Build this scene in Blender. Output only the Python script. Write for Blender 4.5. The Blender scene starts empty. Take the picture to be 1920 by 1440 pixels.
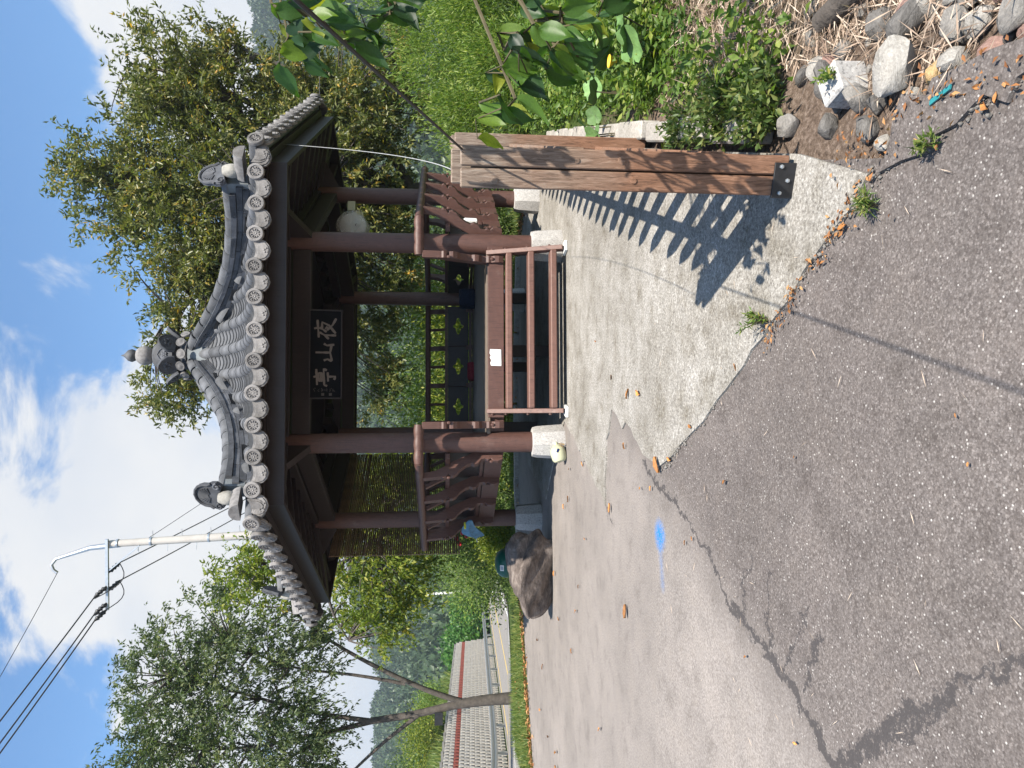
import bpy, bmesh, math, random
import numpy as np
from mathutils import Vector, Matrix, Euler, geometry
R = math.radians
random.seed(7); RNG = np.random.default_rng(7)
scene = bpy.context.scene
COL = scene.collection

# ------------------------------------------------------------------ camera, world, sun, exposure
PITCH = R(5.4)
cam_d = bpy.data.cameras.new('camera'); cam = bpy.data.objects.new('camera', cam_d); COL.objects.link(cam)
cam_d.sensor_fit = 'HORIZONTAL'; cam_d.sensor_width = 36.0; cam_d.lens = 36.0*1349/1920
cam_d.clip_start = 0.05; cam_d.clip_end = 6000
fw = Vector((0, math.cos(PITCH), -math.sin(PITCH)))
rt = Vector((0, -math.sin(PITCH), -math.cos(PITCH)))      # the phone was held sideways: picture right is down
up = Vector((1, 0, 0))
m = Matrix((rt, up, -fw)).transposed().to_4x4(); m.translation = Vector((0, 0, 1.5))
cam.matrix_world = m
scene.camera = cam

TO_SUN = Vector((0.43, -1.0, 1.5)).normalized()
SUN_EL = math.asin(TO_SUN.z); SUN_ROT = math.atan2(TO_SUN.x, TO_SUN.y)
world = bpy.data.worlds.new('World'); scene.world = world; world.use_nodes = True
WN, WL = world.node_tree.nodes, world.node_tree.links
WN.clear()
def wn(t, **k):
    n = WN.new(t)
    for a, b in k.items(): setattr(n, a, b)
    return n
def wmath(op, a, b=None, clamp=False):
    n = wn('ShaderNodeMath', operation=op, use_clamp=clamp)
    for i, x in enumerate((a, b)):
        if x is None: continue
        if isinstance(x, (int, float)): n.inputs[i].default_value = x
        else: WL.new(x, n.inputs[i])
    return n.outputs[0]
sky = wn('ShaderNodeTexSky', sky_type='NISHITA', sun_disc=False, sun_elevation=SUN_EL, sun_rotation=SUN_ROT,
         altitude=100, air_density=1.0, dust_density=0.6, ozone_density=2.0)
tc = wn('ShaderNodeTexCoord')
mp = wn('ShaderNodeMapping'); mp.inputs['Scale'].default_value = (1, 1, 1.5); mp.inputs['Location'].default_value = (0.35, 0.1, 0.2)
WL.new(tc.outputs['Generated'], mp.inputs[0])
nz = wn('ShaderNodeTexNoise'); nz.inputs['Scale'].default_value = 4.6; nz.inputs['Detail'].default_value = 10; nz.inputs['Roughness'].default_value = 0.60; nz.inputs['Distortion'].default_value = 0.35
WL.new(mp.outputs[0], nz.inputs['Vector'])
dens = wmath('ADD', wmath('MULTIPLY', nz.outputs[0], 1.75), -0.40)
# banks of cumulus: direction, spread, weight
CLOUDS = [((-0.119, 0.929, 0.35), 0.13, 0.34), ((-0.225, 0.867, 0.444), 0.09, 0.34), ((0.0, 0.888, 0.46), 0.11, 0.16), ((0.073, 0.873, 0.482), 0.07, 0.08),
          ((0.384, 0.848, 0.366), 0.09, 0.28), ((0.413, 0.872, 0.263), 0.10, 0.36), ((-0.32, 0.924, 0.208), 0.16, 0.26), ((-0.254, 0.93, 0.267), 0.11, 0.2), ((-0.385, 0.912, 0.14), 0.2, 0.22), ((0.2, 0.97, 0.15), 0.3, 0.14),
          ((0.374, 0.821, 0.431), 0.075, -0.34), ((-0.357, 0.834, 0.421), 0.11, -0.26), ((-0.013, 0.936, 0.353), 0.05, -0.26), ((0.234, 0.856, 0.461), 0.09, -0.16)]
for d, s, w_ in CLOUDS:
    vd = wn('ShaderNodeVectorMath', operation='DISTANCE'); WL.new(tc.outputs['Generated'], vd.inputs[0])
    vd.inputs[1].default_value = Vector(d).normalized()
    q = wmath('DIVIDE', vd.outputs['Value'], s); q = wmath('MULTIPLY', q, q); q = wmath('MULTIPLY', q, -1.0); q = wmath('EXPONENT', q)
    dens = wmath('ADD', dens, wmath('MULTIPLY', q, w_))
cr = wn('ShaderNodeValToRGB'); cr.color_ramp.elements[0].position = 0.49; cr.color_ramp.elements[1].position = 0.70
cr.color_ramp.elements[0].color = (0, 0, 0, 1); cr.color_ramp.elements[1].color = (1, 1, 1, 1); cr.color_ramp.interpolation = 'EASE'
WL.new(dens, cr.inputs[0])
nz2 = wn('ShaderNodeTexNoise'); nz2.inputs['Scale'].default_value = 5.0; nz2.inputs['Detail'].default_value = 5
WL.new(mp.outputs[0], nz2.inputs['Vector'])
cr2 = wn('ShaderNodeValToRGB'); cr2.color_ramp.elements[0].position = 0.35; cr2.color_ramp.elements[1].position = 0.62
cr2.color_ramp.elements[0].color = (0.84, 0.88, 0.95, 1); cr2.color_ramp.elements[1].color = (1.0, 1.0, 1.0, 1)
WL.new(nz2.outputs[0], cr2.inputs[0])
bg_sky = wn('ShaderNodeBackground'); bg_sky.inputs['Strength'].default_value = 0.09
tint = wn('ShaderNodeMixRGB', blend_type='MULTIPLY'); tint.inputs[0].default_value = 1.0; tint.inputs[2].default_value = (0.76, 1.08, 1.26, 1)
WL.new(sky.outputs[0], tint.inputs[1]); WL.new(tint.outputs[0], bg_sky.inputs['Color'])
bg_cl = wn('ShaderNodeBackground'); bg_cl.inputs['Strength'].default_value = 0.46; WL.new(cr2.outputs[0], bg_cl.inputs['Color'])
mx = wn('ShaderNodeMixShader'); WL.new(cr.outputs[0], mx.inputs[0]); WL.new(bg_sky.outputs[0], mx.inputs[1]); WL.new(bg_cl.outputs[0], mx.inputs[2])
wo = wn('ShaderNodeOutputWorld'); WL.new(mx.outputs[0], wo.inputs[0])

sun_d = bpy.data.lights.new('sun', 'SUN'); sun = bpy.data.objects.new('sun', sun_d); COL.objects.link(sun)
sun_d.energy = 5.0; sun_d.angle = R(0.53); sun_d.color = (1.0, 0.935, 0.83)
sun.rotation_euler = TO_SUN.to_track_quat('Z', 'Y').to_euler(); sun.location = (5, -10, 30)
vs = scene.view_settings; vs.view_transform = 'Standard'; vs.look = 'None'; vs.exposure = 1.0; vs.gamma = 1.0; vs.use_curve_mapping = False
scene.cycles.max_bounces = 7; scene.cycles.diffuse_bounces = 1; scene.cycles.glossy_bounces = 2; scene.cycles.transparent_max_bounces = 8
scene.cycles.transmission_bounces = 3; scene.cycles.use_denoising = True; scene.cycles.volume_bounces = 0

# ------------------------------------------------------------------ materials
def new_mat(name):
    m_ = bpy.data.materials.new(name); m_.use_nodes = True
    return m_, m_.node_tree.nodes, m_.node_tree.links, m_.node_tree.nodes['Principled BSDF']
def c4(c): return (c[0], c[1], c[2], 1.0)
def noise(N, L, scale, detail=4, rough=0.55, vec=None, dist=0.0):
    n = N.new('ShaderNodeTexNoise'); n.inputs['Scale'].default_value = scale; n.inputs['Detail'].default_value = detail
    n.inputs['Roughness'].default_value = rough; n.inputs['Distortion'].default_value = dist
    if vec is not None: L.new(vec, n.inputs['Vector'])
    return n
def ramp(N, L, fac, stops, interp='LINEAR'):
    r = N.new('ShaderNodeValToRGB'); cr_ = r.color_ramp; cr_.interpolation = interp
    while len(cr_.elements) < len(stops): cr_.elements.new(0.5)
    for e, (p, c) in zip(cr_.elements, stops): e.position = p; e.color = c4(c) if len(c) == 3 else c
    L.new(fac, r.inputs[0]); return r.outputs[0]
def mixc(N, L, fac, a, b, mode='MIX'):
    n = N.new('ShaderNodeMixRGB'); n.blend_type = mode
    for i, x in ((0, fac), (1, a), (2, b)):
        if isinstance(x, (int, float)): n.inputs[i].default_value = x
        elif isinstance(x, tuple): n.inputs[i].default_value = c4(x)
        else: L.new(x, n.inputs[i])
    return n.outputs[0]
def bump(N, L, bs, h, strength=0.3, dist=0.01):
    b = N.new('ShaderNodeBump'); b.inputs['Strength'].default_value = strength; b.inputs['Distance'].default_value = dist
    L.new(h, b.inputs['Height']); L.new(b.outputs[0], bs.inputs['Normal'])
def coords(N, L, scale=(1, 1, 1), kind='Object', rot=(0, 0, 0)):
    t = N.new('ShaderNodeTexCoord'); mp_ = N.new('ShaderNodeMapping'); mp_.inputs['Scale'].default_value = scale; mp_.inputs['Rotation'].default_value = rot
    L.new(t.outputs[kind], mp_.inputs[0]); return mp_.outputs[0]
def mth(N, L, op, a, b=None, clamp=False):
    n = N.new('ShaderNodeMath'); n.operation = op; n.use_clamp = clamp
    for i, x in enumerate((a, b)):
        if x is None: continue
        if isinstance(x, (int, float)): n.inputs[i].default_value = x
        else: L.new(x, n.inputs[i])
    return n.outputs[0]
def simple(name, col, rough=0.6, var=0.18, scale=8, bscale=60, bstr=0.15, bdist=0.004, metallic=0.0, stretch=(1, 1, 1), perobj=0.0, spec=0.4):
    m_, N, L, bs = new_mat(name)
    v = coords(N, L, stretch)
    n1 = noise(N, L, scale, 5, 0.6, v)
    lo = tuple(max(0, x*(1-var)) for x in col); hi = tuple(min(1, x*(1+var)) for x in col)
    c = ramp(N, L, n1.outputs[0], [(0.3, lo), (0.7, hi)])
    if perobj:
        oi = N.new('ShaderNodeObjectInfo')
        k = mth(N, L, 'MULTIPLY_ADD', oi.outputs['Random'], perobj*2)
        k.node.inputs[2].default_value = 1-perobj
        g = N.new('ShaderNodeCombineColor'); 
        for i in range(3): L.new(k, g.inputs[i])
        c = mixc(N, L, 1.0, c, g.outputs[0], 'MULTIPLY')
    L.new(c, bs.inputs['Base Color']); bs.inputs['Roughness'].default_value = rough; bs.inputs['Metallic'].default_value = metallic
    bs.inputs['Specular IOR Level'].default_value = spec
    n2 = noise(N, L, bscale, 4, 0.6, v); bump(N, L, bs, n2.outputs[0], bstr, bdist)
    return m_
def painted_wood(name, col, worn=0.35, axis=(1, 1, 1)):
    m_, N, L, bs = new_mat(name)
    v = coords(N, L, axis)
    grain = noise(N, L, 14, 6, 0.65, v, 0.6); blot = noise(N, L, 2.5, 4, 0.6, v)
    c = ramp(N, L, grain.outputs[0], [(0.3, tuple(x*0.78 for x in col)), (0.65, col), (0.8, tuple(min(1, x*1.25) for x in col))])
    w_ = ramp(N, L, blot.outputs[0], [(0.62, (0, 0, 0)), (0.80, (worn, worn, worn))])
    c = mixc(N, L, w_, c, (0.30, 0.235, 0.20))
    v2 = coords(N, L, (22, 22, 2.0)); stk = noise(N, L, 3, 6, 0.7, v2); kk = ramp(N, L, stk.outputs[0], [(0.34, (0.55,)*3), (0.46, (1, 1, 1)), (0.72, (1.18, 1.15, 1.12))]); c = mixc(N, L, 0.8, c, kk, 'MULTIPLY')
    L.new(c, bs.inputs['Base Color'])
    bs.inputs['Roughness'].default_value = 0.55; bump(N, L, bs, grain.outputs[0], 0.25, 0.004)
    return m_
def speckle(name, base, lights, darks, scale=90, rough=0.85, bstr=0.6, bdist=0.004, blot=0.15):
    m_, N, L, bs = new_mat(name)
    v = coords(N, L)
    a = noise(N, L, scale, 3, 0.7, v); b = noise(N, L, scale*0.37, 3, 0.6, v); big = noise(N, L, 1.3, 5, 0.6, v)
    c = ramp(N, L, a.outputs[0], [(0.33, darks), (0.47, base), (0.56, base), (0.70, lights)])
    k = ramp(N, L, big.outputs[0], [(0.3, (1-blot,)*3), (0.7, (1+blot*0.3,)*3)])
    k2 = ramp(N, L, b.outputs[0], [(0.3, (0.86,)*3), (0.7, (1.08,)*3)])
    c = mixc(N, L, 1.0, c, k, 'MULTIPLY'); c = mixc(N, L, 1.0, c, k2, 'MULTIPLY')
    L.new(c, bs.inputs['Base Color']); bs.inputs['Roughness'].default_value = rough; bs.inputs['Specular IOR Level'].default_value = 0.25
    bump(N, L, bs, a.outputs[0], bstr, bdist)
    return m_
def leaf_mat(name, stops, trans=0.35, rough=0.45, tmul=1.6):
    m_, N, L, bs = new_mat(name)
    at_ = N.new('ShaderNodeAttribute'); at_.attribute_name = 'rnd'
    c = ramp(N, L, at_.outputs['Fac'], stops)
    L.new(c, bs.inputs['Base Color']); bs.inputs['Roughness'].default_value = rough; bs.inputs['Specular IOR Level'].default_value = 0.35
    tr = N.new('ShaderNodeBsdfTranslucent')
    c2 = mixc(N, L, 1.0, c, (1.1*tmul, 1.25*tmul, 0.5*tmul), 'MULTIPLY'); L.new(c2, tr.inputs['Color'])
    mx_ = N.new('ShaderNodeMixShader'); mx_.inputs[0].default_value = trans
    L.new(bs.outputs[0], mx_.inputs[1]); L.new(tr.outputs[0], mx_.inputs[2]); L.new(mx_.outputs[0], N['Material Output'].inputs['Surface'])
    return m_
M = {}
M['brown'] = painted_wood('brown_painted_wood', (0.102, 0.049, 0.038), 0.30)
M['brown_worn'] = painted_wood('worn_brown_wood', (0.165, 0.085, 0.066), 0.9)
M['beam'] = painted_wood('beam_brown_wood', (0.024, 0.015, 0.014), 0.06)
M['floorwood'] = painted_wood('floor_wood', (0.17, 0.13, 0.10), 0.5)
M['tile'] = simple('clay_tile', (0.092, 0.094, 0.100), 0.75, 0.38, 9, 45, 0.5, 0.005, perobj=0.26)
M['tile_light'] = simple('clay_tile_end', (0.185, 0.175, 0.170), 0.8, 0.35, 16, 70, 0.5, 0.005, perobj=0.24)
M['tile_dark'] = simple('clay_ridge_tile', (0.070, 0.073, 0.082), 0.75, 0.4, 9, 45, 0.5, 0.005, perobj=0.38)
M['plaster'] = simple('lime_plaster', (0.31, 0.295, 0.265), 0.9, 0.25, 16, 40, 0.6, 0.008)
M['mortar'] = simple('grey_mortar', (0.15, 0.165, 0.175), 0.9, 0.2, 9, 40, 0.4, 0.006)
M['granite'] = speckle('granite', (0.45, 0.43, 0.41), (0.62, 0.60, 0.57), (0.22, 0.21, 0.20), 70, 0.85, 0.4, 0.003)
M['steel'] = simple('galvanised_steel', (0.48, 0.50, 0.52), 0.42, 0.12, 12, 60, 0.1, 0.002, metallic=0.75)
M['blacksteel'] = simple('black_painted_steel', (0.018, 0.018, 0.02), 0.45, 0.3, 20, 60, 0.2, 0.002)
M['cable'] = simple('cable_sheath', (0.03, 0.03, 0.032), 0.6, 0.2, 20, 60, 0.1, 0.002)
M['wire_white'] = simple('white_cord', (0.36, 0.36, 0.35), 0.6, 0.1, 20, 60, 0.1, 0.002)
M['polecon'] = simple('spun_concrete', (0.46, 0.43, 0.40), 0.85, 0.1, 3, 60, 0.2, 0.003)
M['bamboo'] = simple('bamboo_strip', (0.155, 0.098, 0.060), 0.6, 0.35, 5, 60, 0.3, 0.003, perobj=0.3)
M['char'] = simple('faded_gilt', (0.15, 0.118, 0.096), 0.8, 0.1, 30, 60, 0.1, 0.002)
M['seal'] = simple('faded_gilt_thin', (0.07, 0.058, 0.048), 0.8, 0.1, 30, 60, 0.1, 0.002)
M['board'] = simple('dark_lacquer_board', (0.005, 0.005, 0.006), 0.85, 0.2, 10, 60, 0.1, 0.002, spec=0.1)
M['white'] = simple('white_plastic', (0.72, 0.71, 0.68), 0.5, 0.05, 10, 60, 0.05, 0.001)
M['paper'] = simple('white_paper', (0.80, 0.79, 0.76), 0.8, 0.05, 10, 60, 0.1, 0.001)
M['teal'] = simple('teal_plastic', (0.03, 0.22, 0.24), 0.4, 0.05, 10, 60, 0.05, 0.001)
M['bluecloth'] = simple('blue_nylon', (0.06, 0.17, 0.27), 0.55, 0.35, 14, 30, 0.5, 0.01)
M['yellow'] = simple('yellow_plastic', (0.62, 0.60, 0.05), 0.5, 0.1, 14, 30, 0.1, 0.01)
M['greenplastic'] = simple('green_plastic', (0.004, 0.075, 0.052), 0.35, 0.15, 6, 30, 0.1, 0.004)
M['cream'] = simple('cream_plastic', (0.50, 0.50, 0.33), 0.4, 0.06, 8, 30, 0.1, 0.004)
M['navy'] = simple('navy_print', (0.01, 0.02, 0.10), 0.4, 0.06, 8, 30, 0.1, 0.004)
M['bluebed'] = simple('blue_bedding', (0.006, 0.010, 0.024), 0.9, 0.5, 30, 60, 0.5, 0.01)
M['redcloth'] = simple('red_cloth', (0.16, 0.012, 0.02), 0.9, 0.3, 30, 60, 0.5, 0.01)
M['bark'] = simple('bark', (0.085, 0.072, 0.062), 0.9, 0.4, 9, 30, 0.8, 0.02)
M['twig'] = simple('green_twig', (0.09, 0.075, 0.04), 0.8, 0.3, 9, 30, 0.3, 0.005)
M['kerb'] = speckle('kerb_concrete', (0.40, 0.37, 0.33), (0.52, 0.49, 0.45), (0.22, 0.20, 0.18), 60, 0.9, 0.5, 0.004, 0.3)
M['block'] = simple('block_concrete', (0.52, 0.475, 0.415), 0.9, 0.15, 4, 30, 0.3, 0.006, perobj=0.12)
M['redblock'] = simple('red_block', (0.32, 0.085, 0.06), 0.9, 0.15, 4, 30, 0.3, 0.006, perobj=0.12)
M['joint'] = simple('dark_recess', (0.10, 0.085, 0.075), 0.95, 0.2, 4, 30, 0.2, 0.006)
M['yline'] = simple('yellow_road_paint', (0.62, 0.42, 0.08), 0.8, 0.15, 9, 40, 0.2, 0.003)
M['wline'] = simple('white_road_paint', (0.7, 0.7, 0.68), 0.8, 0.15, 9, 40, 0.2, 0.003)
M['roadasph'] = speckle('road_asphalt', (0.24, 0.225, 0.21), (0.32, 0.30, 0.28), (0.15, 0.14, 0.13), 30, 0.9, 0.3, 0.004)
M['net'] = simple('green_net', (0.28, 0.52, 0.36), 0.7, 0.2, 3, 40, 0.2, 0.004)
M['flower_red'] = simple('red_petal', (0.55, 0.03, 0.04), 0.6, 0.2, 10, 40, 0.1, 0.004)
M['flower_yellow'] = simple('yellow_petal', (0.75, 0.50, 0.04), 0.6, 0.2, 10, 40, 0.1, 0.004)

def timber_mat():
    m_, N, L, bs = new_mat('weathered_timber')
    v = coords(N, L, (9, 9, 0.9))
    g = noise(N, L, 9, 7, 0.7, v, 1.2); v2 = coords(N, L, (1, 1, 1)); b = noise(N, L, 2.2, 4, 0.6, v2)
    c1 = ramp(N, L, g.outputs[0], [(0.28, (0.055, 0.036, 0.026)), (0.45, (0.20, 0.105, 0.065)), (0.62, (0.30, 0.165, 0.105)), (0.75, (0.34, 0.25, 0.19))])
    c2 = ramp(N, L, g.outputs[0], [(0.28, (0.07, 0.052, 0.042)), (0.5, (0.235, 0.175, 0.135)), (0.72, (0.38, 0.32, 0.265))])
    sep = N.new('ShaderNodeSeparateXYZ'); tcx = N.new('ShaderNodeTexCoord'); L.new(tcx.outputs['Object'], sep.inputs[0])
    h = mth(N, L, 'MULTIPLY_ADD', sep.outputs['Z'], 0.55); h.node.inputs[2].default_value = -0.42   # the old top has silvered with age
    f = mth(N, L, 'ADD', h, b.outputs[0]); f = ramp(N, L, f, [(0.40, (0, 0, 0)), (0.85, (1, 1, 1))])
    c = mixc(N, L, f, c1, c2); L.new(c, bs.inputs['Base Color']); bs.inputs['Roughness'].default_value = 0.85; bs.inputs['Specular IOR Level'].default_value = 0.2
    bump(N, L, bs, g.outputs[0], 0.7, 0.006)
    return m_
M['timber'] = timber_mat()

def seg_dist(N, L, pxy, a, b):
    """distance in the ground plane from the shading point to a straight run a-b"""
    a = Vector((a[0], a[1], 0)); b = Vector((b[0], b[1], 0)); d = b-a; l2 = d.length_squared
    s = N.new('ShaderNodeVectorMath'); s.operation = 'SUBTRACT'; L.new(pxy, s.inputs[0]); s.inputs[1].default_value = a
    dp = N.new('ShaderNodeVectorMath'); dp.operation = 'DOT_PRODUCT'; L.new(s.outputs[0], dp.inputs[0]); dp.inputs[1].default_value = d/l2
    t = mth(N, L, 'ADD', dp.outputs['Value'], 0.0, True)
    sc = N.new('ShaderNodeVectorMath'); sc.operation = 'SCALE'; sc.inputs[0].default_value = d; L.new(t, sc.inputs['Scale'])
    ds = N.new('ShaderNodeVectorMath'); ds.operation = 'DISTANCE'; L.new(s.outputs[0], ds.inputs[0]); L.new(sc.outputs[0], ds.inputs[1])
    return ds.outputs['Value']
def asphalt_mat():
    m_, N, L, bs = new_mat('worn_asphalt')
    t = N.new('ShaderNodeTexCoord'); P = t.outputs['Object']
    sepn = N.new('ShaderNodeSeparateXYZ'); L.new(P, sepn.inputs[0])
    flat = N.new('ShaderNodeCombineXYZ'); L.new(sepn.outputs[0], flat.inputs[0]); L.new(sepn.outputs[1], flat.inputs[1])
    wob = noise(N, L, 9, 5, 0.75, P); 
    wv = N.new('ShaderNodeVectorMath'); wv.operation = 'SUBTRACT'; L.new(wob.outputs['Color'], wv.inputs[0]); wv.inputs[1].default_value = (0.5, 0.5, 0.5)
    ws = N.new('ShaderNodeVectorMath'); ws.operation = 'SCALE'; L.new(wv.outputs[0], ws.inputs[0]); ws.inputs['Scale'].default_value = 0.27
    wa = N.new('ShaderNodeVectorMath'); wa.operation = 'ADD'; L.new(flat.outputs[0], wa.inputs[0]); L.new(ws.outputs[0], wa.inputs[1])
    wf = N.new('ShaderNodeVectorMath'); wf.operation = 'MULTIPLY'; L.new(wa.outputs[0], wf.inputs[0]); wf.inputs[1].default_value = (1, 1, 0)
    PW = wf.outputs[0]
    fine = noise(N, L, 75, 4, 0.8, P); mid = noise(N, L, 55, 3, 0.65, P); big = noise(N, L, 0.9, 5, 0.6, P)
    vor = N.new('ShaderNodeTexVoronoi'); vor.inputs['Scale'].default_value = 85; L.new(P, vor.inputs['Vector'])
    vr = N.new('ShaderNodeSeparateColor'); L.new(vor.outputs['Color'], vr.inputs[0])
    # newer, coarser asphalt near the slab; older smooth asphalt over the lot
    vo2 = N.new('ShaderNodeTexVoronoi'); vo2.inputs['Scale'].default_value = 140; L.new(P, vo2.inputs['Vector']); v2s = N.new('ShaderNodeSeparateColor'); L.new(vo2.outputs['Color'], v2s.inputs[0])
    cn = ramp(N, L, v2s.outputs[0], [(0.0, (0.102, 0.086, 0.079)), (0.35, (0.140, 0.120, 0.111)), (0.80, (0.168, 0.146, 0.136)), (1.0, (0.235, 0.207, 0.193))])
    rim_ = ramp(N, L, vo2.outputs['Distance'], [(0.30, (1, 1, 1)), (0.62, (0.82, 0.82, 0.82))]); cn = mixc(N, L, 1.0, cn, rim_, 'MULTIPLY')
    k9 = ramp(N, L, mid.outputs[0], [(0.3, (0.80,)*3), (0.7, (1.14,)*3)]); cn = mixc(N, L, 1.0, cn, k9, 'MULTIPLY')
    peb = ramp(N, L, vr.outputs[0], [(0.90, (0, 0, 0)), (0.96, (0.85, 0.85, 0.85))])
    core = ramp(N, L, vor.outputs['Distance'], [(0.25, (1, 1, 1)), (0.42, (0, 0, 0))])
    pc = ramp(N, L, vr.outputs[1], [(0.1, (0.30, 0.28, 0.26)), (0.9, (0.52, 0.49, 0.46))])
    pm = mixc(N, L, 1.0, peb, core, 'MULTIPLY'); cn = mixc(N, L, pm, cn, pc)
    co = ramp(N, L, fine.outputs[0], [(0.30, (0.13, 0.112, 0.100)), (0.5, (0.235, 0.208, 0.190)), (0.72, (0.37, 0.335, 0.31))])
    # seam between the two layers
    L1, L2 = (-0.55, 5.3), (-1.64, 2.9)
    d = Vector((L2[0]-L1[0], L2[1]-L1[1])); n_ = Vector((d.y, -d.x)).normalized()
    dt = N.new('ShaderNodeVectorMath'); dt.operation = 'DOT_PRODUCT'; L.new(PW, dt.inputs[0]); dt.inputs[1].default_value = (n_.x, n_.y, 0)
    off = n_.x*L1[0]+n_.y*L1[1]
    sd = mth(N, L, 'SUBTRACT', dt.outputs['Value'], off)
    if n_.x < 0: sd = mth(N, L, 'MULTIPLY', sd, 1.0)
    side = ramp(N, L, mth(N, L, 'MULTIPLY_ADD', sd, 2.0), [(0.05, (0, 0, 0)), (0.95, (1, 1, 1))])
    side.node.inputs[0].links[0].from_node.inputs[2].default_value = 0.5
    c = mixc(N, L, side, cn, co) if n_.x < 0 else mixc(N, L, side, co, cn)
    bl = ramp(N, L, big.outputs[0], [(0.3, (0.80,)*3), (0.7, (1.10,)*3)]); c = mixc(N, L, 1.0, c, bl, 'MULTIPLY')
    stn = noise(N, L, 4.5, 7, 0.72, P); sk = ramp(N, L, stn.outputs[0], [(0.34, (0.80, 0.79, 0.78)), (0.47, (1, 1, 1)), (0.66, (1.07, 1.06, 1.04))]); c = mixc(N, L, 1.0, c, sk, 'MULTIPLY')
    # cracks weeping tar
    CR = [((-0.60, 5.34), (-0.80, 4.6), 0.05), ((-0.80, 4.6), (-1.0, 4.08), 0.03), ((-1.0, 4.08), (-1.22, 3.8), 0.035), ((-1.22, 3.8), (-1.3, 3.44), 0.06), ((-1.3, 3.44), (-1.39, 3.15), 0.06), ((-1.39, 3.15), (-1.7, 2.7), 0.06),
          ((-0.70, 1.75), (-0.88, 2.05), 0.022), ((-0.88, 2.05), (-1.09, 2.30), 0.026), ((-1.09, 2.30), (-1.28, 2.52), 0.03), ((-1.28, 2.52), (-1.66, 2.9), 0.032),
          ((-1.04, 2.2), (-1.2, 2.36), 0.016), ((-1.2, 2.36), (-1.37, 2.58), 0.02), ((-1.37, 2.58), (-1.6, 2.80), 0.02),
          ((-0.88, 3.53), (-1.03, 3.65), 0.010), ((-1.03, 3.65), (-1.22, 3.62), 0.013), ((-0.93, 3.39), (-1.10, 3.39), 0.011), ((-1.10, 3.39), (-1.28, 3.36), 0.015), ((-0.99, 3.04), (-1.17, 3.15), 0.010), ((-1.17, 3.15), (-1.37, 3.25), 0.015),
          ((-1.10, 2.95), (-1.36, 3.05), 0.02), ((-0.56, 8.3), (-0.95, 6.95), 0.035), ((-0.95, 6.95), (-1.25, 6.3), 0.02)]
    cmask = None
    for a, b, w_ in CR:
        dd = seg_dist(N, L, PW, a, b)
        k = mth(N, L, 'DIVIDE', dd, w_*(0.50 if w_ >= 0.03 and a[1] > 2.9 else 0.80))
        cmask = k if cmask is None else mth(N, L, 'MINIMUM', cmask, k)
    cm = mth(N, L, 'MULTIPLY_ADD', fine.outputs[0], 1.2); cm.node.inputs[2].default_value = -0.6
    cmask = mth(N, L, 'ADD', cmask, cm); brk = noise(N, L, 30, 5, 0.75, P); c7 = mth(N, L, 'MULTIPLY_ADD', brk.outputs[0], 3.4); c7.node.inputs[2].default_value = -1.75; cmask = mth(N, L, 'ADD', cmask, c7)
    cmk = ramp(N, L, cmask, [(0.62, (0.88, 0.88, 0.88)), (1.0, (0, 0, 0))])
    c = mixc(N, L, cmk, c, (0.052, 0.047, 0.047))
    # survey dot of blue spray paint
    db = N.new('ShaderNodeVectorMath'); db.operation = 'DISTANCE'; L.new(flat.outputs[0], db.inputs[0]); db.inputs[1].default_value = (-1.06, 4.92, 0)
    q = mth(N, L, 'MULTIPLY_ADD', mid.outputs[0], 0.10); q.node.inputs[2].default_value = -0.05
    q = mth(N, L, 'ADD', q, db.outputs['Value'])
    bm_ = ramp(N, L, q, [(0.035, (0.95,)*3), (0.075, (0.6,)*3), (0.13, (0, 0, 0))]); gr_ = ramp(N, L, v2s.outputs[1], [(0.15, (0.15,)*3), (0.55, (1, 1, 1))]); bm_ = mixc(N, L, 0.75, bm_, gr_, 'MULTIPLY'); c = mixc(N, L, bm_, c, (0.0, 0.17, 0.50))
    sp = seg_dist(N, L, flat.outputs[0], (-1.10, 4.92), (-1.40, 4.86)); sm = ramp(N, L, sp, [(0.0, (0.30,)*3), (0.06, (0, 0, 0))]); sm = mixc(N, L, 0.85, sm, gr_, 'MULTIPLY'); c = mixc(N, L, sm, c, (0.0, 0.17, 0.50))
    L.new(c, bs.inputs['Base Color']); bs.inputs['Roughness'].default_value = 0.88; bs.inputs['Specular IOR Level'].default_value = 0.25
    hh = mth(N, L, 'ADD', mid.outputs[0], mth(N, L, 'MULTIPLY', pm, 0.5)); bump(N, L, bs, hh, 0.42, 0.004)
    return m_
M['asphalt'] = asphalt_mat()
def concrete_mat():
    m_, N, L, bs = new_mat('exposed_concrete')
    v = coords(N, L)
    a = noise(N, L, 62, 4, 0.85, v); b = noise(N, L, 18, 4, 0.75, v); big = noise(N, L, 1.1, 5, 0.65, v); st = noise(N, L, 4.0, 7, 0.75, v)
    c = ramp(N, L, a.outputs[0], [(0.33, (0.13, 0.117, 0.108)), (0.45, (0.285, 0.268, 0.246)), (0.55, (0.39, 0.371, 0.347)), (0.68, (0.64, 0.62, 0.59))])
    k = ramp(N, L, b.outputs[0], [(0.3, (0.82,)*3), (0.7, (1.08,)*3)]); c = mixc(N, L, 1.0, c, k, 'MULTIPLY')
    k = ramp(N, L, big.outputs[0], [(0.35, (0.66, 0.645, 0.61)), (0.62, (0.93, 0.925, 0.91))]); c = mixc(N, L, 1.0, c, k, 'MULTIPLY')
    k = ramp(N, L, st.outputs[0], [(0.32, (0.62, 0.585, 0.52)), (0.46, (0.96, 0.95, 0.93)), (0.60, (1.12, 1.12, 1.12))]); c = mixc(N, L, 1.0, c, k, 'MULTIPLY')
    L.new(c, bs.inputs['Base Color']); bs.inputs['Roughness'].default_value = 0.9; bs.inputs['Specular IOR Level'].default_value = 0.2
    bump(N, L, bs, a.outputs[0], 0.7, 0.005)
    return m_
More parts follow.
